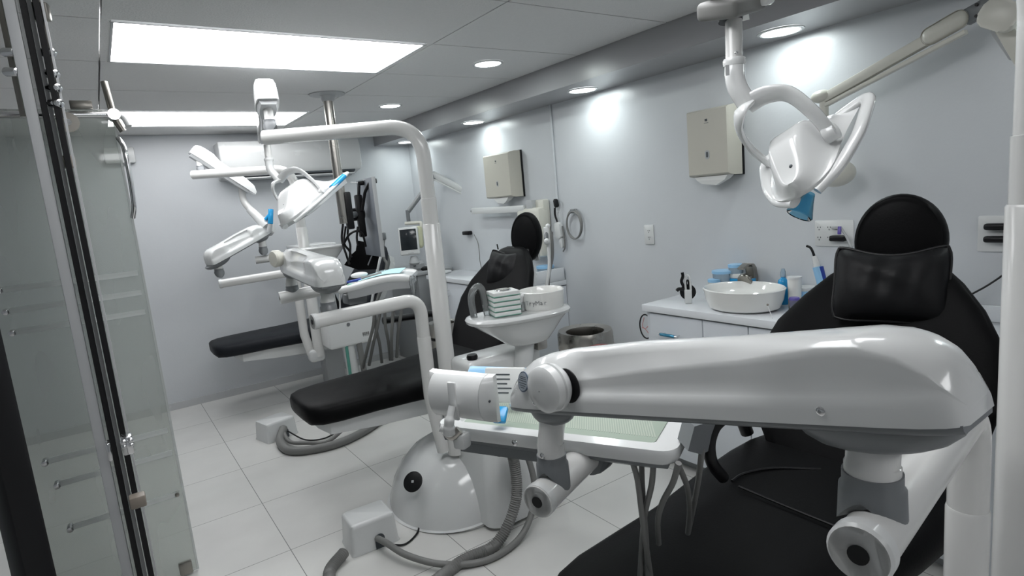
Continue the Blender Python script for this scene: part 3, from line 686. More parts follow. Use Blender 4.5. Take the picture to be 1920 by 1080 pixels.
def chair(cy, dz, lm, label, head, fs=0.0):
    t = thing('dental_chair', label, 'dental chair', (1.3, cy, 0), 'black dental chairs')
    seat_mesh(cy, dz, lm, t, fs)
    back_mesh(cy, dz, lm, t)
    headrest(head[0], head[1], (0, 0, 1), head[2], head[3], t, lm)
    G().tube([V(head[0])+V((.04, 0, -.02)), V((head[0][0]+.06, cy, 1.10+dz))], .02, 12, flat=(1, 2.2, (1, 0, 0))).make('headrest_stem', 'chrome', t)
    # white shell behind the backrest
    rings = []
    for x, z, hw in ((1.80, .60, .15), (1.88, .72, .20), (1.99, .90, .19), (2.07, 1.04, .12), (2.09, 1.10, .06)):
        rings.append([V((x+dx, cy+sy*hw, z+dz+dzz)) for dx, dzz, sy in ((0, 0, -1), (.05, -.03, -.8), (.05, -.03, .8), (0, 0, 1))])
    G().loft(rings).make('back_shell', 'white2', t)
    # skirt under the leg rest
    g = G()
    rings = []
    for x, hw, z0, z1 in ((.72, .12, .480, .535), (.76, .19, .455, .538), (1.0, .20, .43, .54), (1.3, .20, .41, .54), (1.6, .20, .42, .545), (1.78, .16, .46, .56)):
        rings.append([V((x, cy+a*hw, z+dz)) for a, z in ((-1, z1), (-.92, z0), (.92, z0), (1, z1))])
    g.loft(rings).make('seat_frame', 'cream' if False else 'white2', t)
    g = G().box((1.48, cy, .225+dz/2), (.16, .16, .45+dz), bev=.02).box((1.40, cy, .41+dz), (.40, .18, .06), bev=.01); g.make('lift_column', 'lgrey', t)
    # armrest on the far side
    G().tube(fillet([(1.72, cy+.33, .62+dz), (1.66, cy+.36, .82+dz), (1.30, cy+.36, .84+dz)], .06), .022, 12).make('armrest', 'black', t)
    return t

chair(5.02, -.02, 'leather2', 'black dental chair farthest away, at the back wall', ((1.98, 5.02, 1.06), (-1, 0, .15), .085, .115))
c2 = chair(2.93, .0, 'leather', 'middle black dental chair, seen from its foot end past the white posts', ((2.13, 2.92, 1.245), (-1, -.45, .12), .098, .150), .08)
c3 = chair(.84, .0, 'leather', 'nearest black dental chair, with the thick neck pillow', ((2.10, .855, 1.245), (-1, -.25, .12), .128, .150), .14)
# seams of the near seat
zt = .634
g = G().tube(smoothpath([(1.372, 0.988, 0.637), (1.434, 0.99, 0.637), (1.515, 0.948, 0.64), (1.596, 0.849, 0.642)]), .004, 6).tube(smoothpath([(1.359, 0.957, 0.637), (1.357, 0.867, 0.636), (1.356, 0.777, 0.635), (1.355, 0.689, 0.635)]), .0035, 6)
g.make('seat_seam', 'black', c3)
# neck pillows
def pillow(cx, cy, cz, hw, hh, yaw, label, waist=.33, n=(-1, -.25, .25)):
    fr = frame((cx, cy, cz), n, V((0, 0, 1)).cross(V(n)))
    t = thing('neck_pillow', label, 'pillow', (cx, cy, cz), 'neck pillows on the dental chairs')
    N, K = 28, 12; rings = []; outline = []
    def hy(u): return hh*(1-waist*(1-abs(u)**2.0))
    g = G(); top = []; bot = []
    for i in range(N+1):
        u = -1+2*i/N; e = (1-abs(u)**7)**.5 if abs(u) < 1 else 0.0
        tr, br = [], []
        for j in range(K+1):
            v = -1+2*j/K
            x = hw*u*(1-.05*(1-v*v))*(1-.09*abs(v)**5); up_ = hh*(1-.10*abs(u)**6); lo = hh
            yy = (v*hy(u) if v > 0 else v*hh*(1-.08*(1-abs(u)**2)))*(1-.13*abs(u)**5)
            h = .058*((1-abs(u)**3.2)*(1-abs(v)**2.6))**.55
            wr = .0025*math.sin(9*u+3*v)*math.cos(5*v-4*u)*(1-abs(v))
            tr.append(fr @ V((x, yy, h+wr*4*(1-abs(u))))); br.append(fr @ V((x, yy, -h*.7)))
        top.append(tr); bot.append(br)
    for A, fl in ((top, 0), (bot, 1)):
        vs = [[g.bm.verts.new(p) for p in r] for r in A]
        for i in range(N):
            for j in range(K): g.bm.faces.new((vs[i][j], vs[i+1][j], vs[i+1][j+1], vs[i][j+1]))
    bmesh.ops.remove_doubles(g.bm, verts=g.bm.verts, dist=.0004)
    g.make('body', 'pillow', t, ang=80)
    loop = [top[i][K] for i in range(N+1)] + [top[N][j] for j in range(K-1, -1, -1)] + [top[i][0] for i in range(N-1, -1, -1)] + [top[0][j] for j in range(1, K+1)]
    G().tube(loop, .0045, 8, cap=False).make('piping', 'black', t)
    return t
pillow(1.945, .82, 1.135, .156, .130, 0, 'black neck pillow with piping on the nearest dental chair', n=(-1, -.30, .45))
pillow(1.975, 2.93, 1.08, .15, .125, 0, 'black neck pillow sagging on the middle dental chair', n=(-1, -.30, .45))

# ---------------- post with curved tubes, base and side box
def wedge(c, r, h, parent, name='collar_wedge', tdir=(1, 0, 0)):
    """grey saddle that seats a vertical column on a horizontal tube: cylinder ending in two points"""
    c = V(c); tdir = V(tdir).normalized(); g = G(); n = 32; sd = V((-tdir.y, tdir.x, 0))
    top = [c+V((0, 0, h*.35))+tdir*r*math.cos(2*PI*k/n)+sd*r*math.sin(2*PI*k/n) for k in range(n)]
    topi = [c+V((0, 0, h*.42))+tdir*r*.9*math.cos(2*PI*k/n)+sd*r*.9*math.sin(2*PI*k/n) for k in range(n)]
    bot = []
    for k in range(n):
        co, si = math.cos(2*PI*k/n), math.sin(2*PI*k/n)
        drop = h*.75*abs(si)**1.5
        bot.append(c+V((0, 0, -drop-.004))+tdir*r*co+sd*r*1.06*si)
    def rg(z, k): return [c+V((0, 0, z))+tdir*r*k*math.cos(2*PI*q/n)+sd*r*k*math.sin(2*PI*q/n) for q in range(n)]
    for p_ in bot: p_ += (p_-V((c.x, c.y, p_.z)))*.10
    g.faces_loop([rg(h*.42, .93), rg(h*.42, 1.0), rg(h*.14, 1.0), rg(h*.08, 1.10), bot], True, True, True)
    return g.make(name, 'grey', parent, ang=50)

def end_plug(p, d, r, parent):
    p = V(p); d = V(d).normalized()
    G().cyl(p+d*.0005, p+d*.002, r*.33, seg=20).make('end_plug', 'black', parent)

def unit(u, label, cap_hi, cap_lo, far=False, px=1.25, lowx=1.17, lz=1.07, lowdy=.045, hi_z=1.855):
    t = thing('dental_unit', label, 'dental unit', (px, u, 0), 'white dental unit posts with curved tubes')
    # main post: thick lower sleeve, slimmer upper tube that bends over
    z0_ = .42 if far else .30
    G().tube([(px, u, z0_), (px, u, 1.405), (px, u, 1.409)], [.040, .040, .037], 32).make('post', 'tube', t)
    hi = V(cap_hi)
    pts = fillet([(px, u, 1.40), (px, u, 1.52), (px, u, 1.535), (px, u, hi_z), hi], .17, 14)
    rr = [.036 if p.z < 1.523 and abs(p.x-px) < .001 else .033 for p in pts]
    G().tube(pts, rr, 28).make('upper_tube', 'tube', t)
    dh = (hi-V((px, u, hi_z))).normalized()
    # lower tube
    lo = V(cap_lo); el = V((lowx, u+lowdy, lz))
    pts = fillet([(lowx+.03, u+lowdy*.6, z0_+.02), (lowx, u+lowdy, .60), (lowx, u+lowdy, .90), el, lo], .13, 14)
    G().tube(pts, .0305, 28).make('lower_tube', 'tube', t)
    G().tube([(lowx+.028, u+lowdy*.6, z0_+.02), (lowx, u+lowdy, .60), (lowx, u+lowdy, .885), (lowx, u+lowdy, .89)], [.0325, .0325, .0325, .031], 28).make('lower_sleeve', 'tube', t)
    dl = (lo-el).normalized()
    G().lathe([(.0335, -.020), (.0335, -.004), (.030, 0)], frame(lo, dl, (0, 0, 1)), 32, cap0=False).make('end_cap', 'white2', t)
    end_plug(lo, dl, .033, t)
    if far:
        G().box((px+.20, u-.12, .615), (.36, .20, .25), bev=.025, seg=4).make('side_box', 'white', t)
        G().box((px-.02, u+.02, .43), (.12, .10, .10), bev=.03, seg=3).make('foot_bracket', 'white2', t)
        return t
    # floor base with dome
    cx, cy = px+.03, u+.16
    rings = []
    for z, k, dx in ((.002, 1.0, 0), (.022, 1.03, 0), (.024, .985, 0), (.06, .98, .005), (.13, .93, .015), (.20, .84, .03), (.26, .70, .05), (.30, .50, .06), (.315, .25, .07), (.318, .02, .07)):
        rings.append([V((cx+dx+(-.31 if a < 0 else .36)*k*abs(a)**.9 + 0, cy+b*.36*k, z+.02*k*a)) for a, b in [(math.cos(2*PI*i/48), math.sin(2*PI*i/48)) for i in range(48)]])
    rings = [[V((p.x, p.y, max(p.z, .001))) for p in r] for r in rings]
    G().loft(rings).make('floor_cover', 'white', t, ang=50)
    # column and side box
    G().loft([[V((px+.21+a*sx, u-.13+b*sy, z)) for a, b in rrect(1, 1, .35, 5)] for sx, sy, z in ((.22, .17, .02), (.21, .16, .30), (.19, .15, .48), (.17, .13, .56), (.17, .12, .62))]).make('column', 'white', t)
    G().box((px+.20, u-.12, .70), (.40, .20, .17), bev=.03, seg=4).make('side_box', 'white', t)
    return t

u2 = unit(2.44, 'middle dental unit, with the tall curved white tube arching across the picture', (.700, 2.93, 1.865), (.665, 2.455, 1.062), hi_z=1.845)
u3 = unit(.32, 'nearest dental unit, its white post at the right edge of the picture', (.63, .62, 1.92), (.607, .284, 1.090), px=1.288, lowx=1.172, hi_z=1.86)
u1 = unit(4.54, 'farthest dental unit, mostly hidden behind the middle arms', (.665, 5.10, 1.872), (.665, 4.72, 1.062), lz=1.085, hi_z=1.84, far=True)
# black logo disc on the middle cover, knob, box details
c = V((1.103, 2.533, 0.2))
nrm = V((-.62, -.45, .64))
ld = G().lathe([(.048, 0), (.048, .004), (.044, .006), (.001, .006)], frame((1.022, 2.468, .222), nrm, (1, -.8, 0)), 40, cap1=False).make('logo_disc', 'black', u2)
G().prism(rrect(.006, .006, .002), frame(V((1.022, 2.468, .222))+nrm.normalized()*.006, nrm, (1, -.8, 0)), .001).make('logo_mark', 'lgrey', ld)
for un, uy in ((u2, 2.44),):
    k_ = G().lathe([(.024, 0), (.026, .012), (.022, .022), (.001, .023)], Matrix.Translation((1.30, uy-.16, .785)), 28, cap1=False).make('box_knob', 'black', un)
G().cyl((1.43, 4.3195, .66), (1.43, 4.314, .66), .013).make('front_knob', 'grey', u1)
g = G()
for k in range(4): g.box((1.535+.014*k, 4.3192, .565), (.011, .001, .022)).box((1.535+.014*k, 4.3192, .548), (.006, .001, .006))
g.make('maker_mark', 'hose', u1)
G().tube([(1.45, 4.38, .0), (1.43, 4.38, .50)], .045, 20).make('drain_column', 'white2', u1)
G().tube([(1.40, 4.34, .02), (1.40, 4.34, .50)], .012, 10).make('green_tube', 'teal', u1)
G().cyl((1.52, 4.34, .1), (1.50, 4.34, .50), .022, seg=16).make('waste_pipe', 'hose', u1)

# ---------------- spittoon of the middle and far unit
def spittoon(parent_label, c, rot, big=True):
    c = V(c); t = thing('spittoon', parent_label, 'spittoon', c, 'spittoons of the dental units')
    Rm = Matrix.Translation(c) @ Matrix.Rotation(rot, 4, 'Z')
    def ring(hx, hy, z, sh=0.0, n=40):
        return [Rm @ V((hx*(abs(math.cos(a))**.75)*(1 if math.cos(a) >= 0 else -1)+sh, hy*(abs(math.sin(a))**.75)*(1 if math.sin(a) >= 0 else -1), z)) for a in [2*PI*i/n for i in range(n)]]
    G().loft([ring(.225, .125, -.030), ring(.245, .140, -.024), ring(.250, .145, -.010), ring(.243, .138, 0), ring(.225, .125, .003), ring(.20, .11, .001)]).make('platform', 'white', t, ang=50)
    G().loft([ring(.085, .060, -.150, .03), ring(.105, .075, -.140, .03), ring(.15, .095, -.10, .02), ring(.20, .115, -.055, .005), ring(.232, .132, -.028), ring(.225, .125, -.026)]).make('under_shell', 'white', t, ang=50)
    G().tube([Rm @ V((.02, 0, -.15)), Rm @ V((.0, .0, -.26))], .045, 24).make('neck', 'white2', t)
    return t, Rm
s2, R2 = spittoon('white spittoon with cuspidor bowl in front of the middle chair', (1.520, 2.20, .975), -.18)
bw = Matrix.Translation(R2 @ V((.125, .0, .0)))
G().lathe([(.098, 0), (.104, .01), (.106, .075), (.107, .082), (.103, .085), (.098, .080), (.092, .05), (.05, .02), (.01, .016)], bw, 48).make('cuspidor_bowl', 'ceramic', s2)
# lettering wrapped on the bowl wall
wd = 'TryMar'; cbw = R2 @ V((.125, 0, .0))
base_ang = math.atan2(-cbw.y, -cbw.x)
for i, ch in enumerate(wd):
    a = base_ang + (-.68 + i*.165)
    n = V((math.cos(a), math.sin(a), 0)); p = V((cbw.x, cbw.y, cbw.z)) + n*.1062 + V((0, 0, .038))
    text('letter', ch, .028, frame(p, n, V((-math.sin(a), math.cos(a), 0))), 'lgrey' if i < 1 else 'grey', s2, .0004)
G().tube([R2 @ V((.19, .05, -.06)), R2 @ V((.20, .06, -.10))], .012).make('handle_knob', 'black', s2)
tag(G().tube(smoothpath([R2 @ V((.0, .03, -.13)), R2 @ V((.05, .06, -.17)), R2 @ V((.08, .05, -.25)), R2 @ V((.12, .05, -.30))]), .010, 10).make('drain_hose', 'hose'), 'short grey hose under the middle spittoon', 'hose')
tag(G().obox(Matrix.Translation(R2 @ V((.10, .02, -.175))), (.06, .07, .05), .01).make('valve_block', 'steel'), 'metal valve block under the middle spittoon', 'valve')
# boxes stacked on the platform
sp = R2 @ V((-.075, -.02, .0))
for k in range(5):
    b_ = thing('instrument_box', ['bottom white box with green edges in the stack on the middle spittoon', 'second white box from the bottom of the stack on the middle spittoon', 'third white box of the stack on the middle spittoon, at mid height', 'fourth white box of the stack, under the top one', 'topmost white box of the stack, with a clear round lid window'][k], 'box', (sp.x, sp.y, sp.z+.003+k*.022), 'stacked boxes on the middle spittoon')
    rz = Matrix.Rotation(-.30+.03*math.sin(k*2.1), 3, 'Z')
    G().box((sp.x, sp.y, sp.z+.0135+k*.022), (.122, .108, .0185), rot=rz, bev=.0015).make('carton', 'paper', b_)
    G().box((sp.x, sp.y, sp.z+.0055+k*.022), (.1234, .1094, .0035), rot=rz).make('green_band', 'green', b_)
    if k == 4: G().lathe([(.036, 0), (.037, .003), (.034, .006), (.016, .004), (.001, .006)], Matrix.Translation((sp.x, sp.y, sp.z+.023+k*.022)), 32, cap1=False).make('round_lid', 'chrome', b_)
t = thing('wrapped_tap', 'black handle wrapped in clear film on the left end of the middle spittoon', 'tap', R2 @ V((-.19, .03, 0)))
q = [R2 @ V((-.205, .03, .0)), R2 @ V((-.21, .03, .09)), R2 @ V((-.185, .03, .135)), R2 @ V((-.155, .03, .12)), R2 @ V((-.14, .03, .0))]
G().tube(smoothpath(q), .016, 12).make('clear_film', 'film', t)
G().tube(smoothpath([R2 @ V((-.203, .05, .004)), R2 @ V((-.205, .05, .08)), R2 @ V((-.18, .05, .115))]), .009, 12).make('handle', 'grey', t)
t = thing('cup_filler_tap', 'small film-wrapped tap beside the cuspidor bowl', 'tap', R2 @ V((.02, -.02, 0)))
G().tube(smoothpath([R2 @ V((.015, -.02, .002)), R2 @ V((.012, -.02, .06)), R2 @ V((.03, -.02, .078)), R2 @ V((.045, -.02, .062))]), .009, 12).make('spout', 'white', t)
G().tube(smoothpath([R2 @ V((.015, -.02, .002)), R2 @ V((.02, -.02, .045))]), .014, 12).make('clear_film', 'film', t)
s1, R1 = spittoon('far white spittoon platform, beyond the middle balance arm', (1.33, 4.36, 1.262), -.2)
s1.scale = (.68, .68, .68)
t = thing('glass_tumbler', 'clear tumbler beside the far spittoon', 'glass', (1.35, 4.151, 1.117))
G().lathe([(.022, -.05), (.026, .03), (.028, .05)], Matrix.Translation((1.35, 4.151, 1.117)), 24, cap1=False).make('glass', 'film', t)
G().tube([V((1.35, 4.151, 1.117))+V((0, 0, -.05)), V((1.35, 4.151, 1.117))+V((0, 0, -.12)), (1.40, 4.38, .735)], .006, 10).make('stem', 'chrome', t)
G().tube([V((1.33, 4.36, 1.12)), V((1.36, 4.40, .78))], .03, 16).make('swivel_column', 'white2', u1)
# near unit: spittoon seen behind the post
s3, R3 = spittoon('white spittoon of the nearest unit, glimpsed behind the right post', (1.62, .27, .925), -.1)
G().lathe([(.07, 0), (.078, .01), (.074, .04), (.045, .055), (.01, .058)], Matrix.Translation(R3 @ V((-.10, .02, .0))), 36).make('basin', 'ceramic', s3)

# ---------------- balance arm (spring arm) with collars
def balance_arm(A, B, wA, wB, hA, hB, parent, name='balance_arm', recess=.007, body='white', flat_end=True, tip=.06, back=.10):
    """A,B: points on the underside above each column; A is the thick end"""
    A = V(A); B = V(B); d = (B-A); L = d.length; d.normalize(); side = V((d.y, -d.x, 0)).normalized(); upv = side.cross(d)
    if upv.z < 0: upv = -upv
    rings = []; NS = 60; s0, s1 = -back, L+tip
    for i in range(NS+1):
        f = i/NS; f = .5-.5*math.cos(f*PI)*1.0 if False else f
        s = s0+(s1-s0)*f; q = max(0, min(1, s/L))
        w_ = wA+(wB-wA)*q; h_ = hA+(hB-hA)*q
        # end rounding
        ea = 1-max(0, (back*.9-(s-s0)))/(back*.9); ea = max(.0, ea)
        top = h_*(1-(1-ea)**2.4*.62)
        eb = max(0, (tip*1.6-(s1-s)))/(tip*1.6); top *= (1-eb**1.7*.80)
        w_ *= (1-(1-ea)**3*.45)*(1-eb**2.5*.45)
        mid = 1.0 if .16*L < s < .70*L else max(0, 1-abs(s-(.16*L if s < .16*L else .70*L))/(.05*L))
        rc = recess*mid*min(1, w_/wB)
        prof = [(-1.0, 0, 0), (-1.0, .10, 0), (-1.0, .26, 0), (-1.0, .30, .25), (-.99, .36, 1), (-.97, .46, 1), (-.93, .60, 1), (-.88, .70, .5), (-.84, .75, 0), (-.74, .87, 0), (-.58, .955, 0), (-.34, .99, 0), (0, 1.0, 0)]
        prof = prof + [(-a, b, c) for a, b, c in reversed(prof[:-1])]
        rings.append([A+d*s+side*(a*w_ + (rc*c_ if a < 0 else -rc*c_))+upv*(b*top) for a, b, c_ in prof])
    arm = G().loft(rings).make(name, body, parent, ang=50)
    # grey underside plate and domes
    g = G(); rr = []
    for i in range(NS+1):
        s = s0+.004+(s1-s0-.008)*i/NS; q = max(0, min(1, s/L)); w_ = (wA+(wB-wA)*q)
        ea = max(0, 1-max(0, (back*.9-(s-s0)))/(back*.9)); eb = max(0, (tip*1.6-(s1-s)))/(tip*1.6); w_ *= (1-(1-ea)**3*.45)*(1-eb**2.5*.45)*.97
        rr.append([A+d*s+side*a*w_+upv*z for a, z in ((-1, .001), (-1, -.004), (-.9, -.008), (.9, -.008), (1, -.004), (1, .001))])
    g.loft(rr)
    for P, w_, dep in ((A, wA*1.02, .030), (B, wB*1.05, .024)):
        Mx = frame(P+upv*-.004, -upv, d)
        g.lathe([(1.0, 0), (.97, .25), (.85, .6), (.66, .85), (.60, 1.0)], Mx @ Matrix.Diagonal((w_*1.55, w_*.93, dep, 1)), 32)
    g.make('underside', 'grey', arm, ang=50)
    return arm, d, side, upv

def column(top, bot, r, parent, screw=True, tdir=(1, 0, 0), name='arm_column'):
    top = V(top); bot = V(bot)
    m_ = bot+V((0, 0, (top.z-bot.z)*.45))
    c = G().tube([top, m_, m_+V((0, 0, -.001)), bot], [r, r, r*1.06, r*1.06], 32).make(name, 'tube', parent)
    wedge(bot+V((0, 0, -.002)), r*1.14, .055, parent, tdir=tdir)
    return c

def interp(x, tb):
    for (x0, y0), (x1, y1) in zip(tb, tb[1:]):
        if x <= x1: return y0+(y1-y0)*max(0, (x-x0))/(x1-x0)
    return tb[-1][1]
def sm(a, b, x):
    t = max(0, min(1, (x-a)/(b-a))); return t*t*(3-2*t)
def big_arm(A, B, parent, hs=1.0, ws=1.0, rs=1.0):
    d = (B-A); L = d.length; d.normalize(); side = V((d.y, -d.x, 0)).normalized(); upv = side.cross(d)
    if upv.z < 0: upv = -upv
    # height, crease height, half width along s (0 at the near column)
    TOP = [(-.102, .036), (-.098, .052), (-.088, .068), (-.07, .083), (-.05, .091), (-.02, .096), (.05, .097), (.15, .100), (.33, .106), (.50, .105), (.56, .101), (.60, .094), (.64, .077), (.68, .054), (.71, .030), (.722, .012)]
    CR = [(-.102, .020), (-.095, .034), (-.08, .055), (-.055, .074), (-.02, .086), (.02, .088), (.06, .085), (.13, .078), (.30, .070), (.42, .060), (.455, .058), (.47, .066), (.49, .078), (.52, .082), (.57, .079), (.62, .066), (.68, .040), (.722, .008)]
    HW = [(-.102, .034), (-.098, .041), (-.088, .048), (-.065, .053), (-.03, .0545), (.1, .0535), (.3, .049), (.55, .0415), (.65, .036), (.70, .028), (.722, .018)]
    ls = L/.597; TOP = [(a*ls, b*hs) for a, b in TOP]; CR = [(a*ls, b*hs) for a, b in CR]; HW = [(a*ls, b*ws) for a, b in HW]
    rings = []; N = 110
    for i in range(N+1):
        s = (-.102+.824*i/N)*ls
        t, c, w_ = interp(s, TOP), min(interp(s, CR), interp(s, TOP)*.93), interp(s, HW)
        moon = 1-sm(.06, .17, s-.35*(c*0))          # 1 inside the near half-moon
        rec = rs*(.0065*sm(.07*ls, .17*ls, s)*(1-sm(.44*ls, .475*ls, s)) + .0015)
        lo = .030*hs if t > .06*hs else t*.4
        pr = [(0, 0), (0, lo*.55), (.0005, lo*.85), (rec*.5+.001, lo*1.05), (rec*.85+.002, lo*1.25), (rec+.002, lo+(c-lo)*.45), (rec+.002, lo+(c-lo)*.80), (rec+.0025, c-.003), (rec+.0045*ws, c), (rec+.009*ws, c+(t-c)*.30), (rec+.016*ws, c+(t-c)*.62), (w_*.55, c+(t-c)*.88), (w_*.80, t-.0006), (w_, t)]
        pts = [(-w_+a, b) for a, b in pr]; pts = pts + [(-a, b) for a, b in reversed(pts[:-1])]
        rings.append([A+d*s+side*a+upv*b for a, b in pts])
    arm = G().loft(rings).make('spring_arm', 'white', parent, ang=70)
    g = G(); rr = []
    for i in range(61):
        s = (-.098+.812*i/60)*ls; w_ = interp(s, HW)*.985
        rr.append([A+d*s+side*a*w_+upv*z for a, z in ((-1, .001), (-1, -.004), (-.93, -.008), (.93, -.008), (1, -.004), (1, .001))])
    g.loft(rr)
    for P, w_, dep, ln in ((A, .053*ws, .036, 1.75), (B, .038*ws, .034, 1.55)):
        g.lathe([(1.0, 0), (.985, .2), (.90, .5), (.74, .78), (.55, .95), (.45, 1.0)], frame(P+upv*-.004, -upv, d) @ Matrix.Diagonal((w_*ln, w_*.97, dep, 1)), 40)
    g.make('underside', 'grey', arm, ang=50)
    return arm, d, side, upv

# near unit: its big arm across the foreground
A3 = V((.684, .303, 1.222)); B3 = V((.672, .885, 1.092))
b3, d3, sd3, up3 = big_arm(A3, B3, u3)
arm3 = b3
cA = column(A3+V((0, 0, -.02)), (A3.x-.004, A3.y, 1.132), .0275, arm3, tdir=(1, .1, 0))
cB = column(B3+V((0, 0, -.02)), (B3.x-.012, B3.y, .972), .0255, arm3, tdir=(.9, .35, 0))
lsd = sd3 if sd3.x < 0 else -sd3
# side screws
def screw(p, n, r, parent):
    g = G(); g.lathe([(r, 0), (r, r*.3), (r*.7, r*.55), (r*.35, r*.6), (r*.3, r*.2), (.0001, r*.2)], frame(p, n), 20, cap1=False); return g.make('screw', 'chrome', parent)
pS = V((A3.x-.0535, .335, 1.231)); screw(pS, lsd, .0055, b3)
pS = V((B3.x-.0400, .886, 1.106)); screw(pS, lsd, .0055, b3)
screw(V((B3.x-.012, B3.y, 1.0))+lsd*.0268+V((0, -.006, 0)), lsd, .006, arm3)
# round lock knob near the far end
kp = V((.634, .800, 1.163))
kb = G().lathe([(.024, -.02), (.024, .006), (.035, .010), (.041, .018), (.043, .026), (.0435, .028), (.0405, .030), (.0425, .032), (.041, .046), (.035, .052), (.018, .055), (.001, .0555)], frame(kp, lsd+V((0, -.05, .0)), (0, 0, 1)), 48, cap1=False).make('lock_knob', 'white2', b3)
G().lathe([(.031, 0), (.031, .002), (.001, .002)], frame(kp+lsd*.002+V((0, -.018, .0)), lsd, (0, 0, 1)), 32, cap1=False).make('knob_recess', 'black', b3)
# oval sticker
sp_ = V((.6325, .918, 1.141))
sf = frame(sp_, lsd+V((0, .0, .18)), V((0, -1, 0)))
stk = G().lathe([(.0175, 0), (.0175, .002), (.001, .002)], sf @ Matrix.Diagonal((.92, 1.15, 1, 1)), 40, cap1=False).make('sticker', 'inkb', b3)
G().lathe([(.0155, 0), (.0155, .0025), (.001, .0025)], sf @ Matrix.Diagonal((.92, 1.15, 1, 1)), 40, cap1=False).make('sticker_face', 'stick', b3)
g = G()
for k, (z, wl) in enumerate(((.0095, .016), (.006, .020), (.002, .024), (-.003, .024), (-.0075, .018), (-.0115, .012))): g.obox(sf @ Matrix.Translation((0, z, .0027)), (wl, .0013, .0004))
g.make('printed_lines', 'ink', b3)

# far column of the near arm: tray tube
tb0 = V((0.602, 0.865, 0.921)); tb1 = V((.835, .945, .935))
tray3_c = V((.82, 1.05, .985))
t3 = thing('instrument_tray', 'white instrument tray with green mesh mat under the foreground arm', 'tray', tray3_c, 'instrument trays')
tube3 = G().tube([tb0, tb1], .032, 32).make('tray_tube', 'tube', t3)
dl = (tb0-tb1).normalized()
G().lathe([(.0335, -.018), (.0335, -.003), (.030, 0)], frame(tb0, dl, (0, 0, 1)), 32, cap0=False).make('end_cap', 'white2', tube3)
end_plug(tb0, dl, .034, tube3)

# middle unit balance arm
A2 = V((.775, 2.56, 1.200)); B2 = V((.80, 3.20, 1.218))
b2, d2, sd2, up2 = big_arm(A2, B2, u2, 1.18, 1.2, 2.2)
arm2 = b2
column(A2+V((0, 0, -.02)), (A2.x-.005, A2.y-.005, 1.098), .0285, arm2, tdir=(1, -.05, 0))
column(B2+V((0, 0, -.02)), (B2.x-.01, B2.y, 1.12), .0275, arm2)
ls2 = sd2 if sd2.x < 0 else -sd2
G().lathe([(.026, -.02), (.03, .006), (.042, .012), (.044, .04), (.038, .048), (.001, .05)], frame(B2+d2*(-.02)+up2*.075+ls2*.045, ls2+V((0, -.35, 0)), (0, 0, 1)), 36, cap1=False).make('lock_knob', 'cream', b2)
tb0 = V((.72, 3.20, 1.085)); tb1 = V((1.02, 3.16, 1.10))
t2 = thing('instrument_tray', 'middle instrument tray with pale blue paper and pens on it', 'tray', (1.07, 2.93, 1.165), 'instrument trays')
tube2 = G().tube([tb0, tb1], .032, 28).make('tray_tube', 'tube', t2); end_plug(tb0, tb0-tb1, .032, tube2)

# far unit balance arm
A1 = V((0.705, 4.909, 1.187)); B1 = V((1.069, 5.05, 1.297))
b1, d1, sd1, up1 = big_arm(A1+V((0, 0, .03)), B1+V((0, 0, .06)), u1, 1.1, 1.15, 2.2)
arm1 = b1
column(A1+V((0, 0, .01)), A1+V((0, 0, -.05)), .028, arm1)
column(B1+V((0, 0, .04)), B1+V((0, 0, -.04)), .028, arm1)
tb0 = V((1.003, 5.072, 1.176)); 
tray1 = thing('instrument_tray', 'farthest instrument tray with its tube, mostly hidden behind the middle arm', 'tray', tb0, 'instrument trays')
G().tube([tb0, tb0+V((.36, -.09, .01))], .030, 24).make('tray_tube', 'tube', tray1)
(G().prism(rrect(.15, .22, .03), frame(tb0+V((.45, .0, .05)), (0, 0, 1), (1, 0, 0)), .025, .008).make('tray_body', 'white2', tray1))

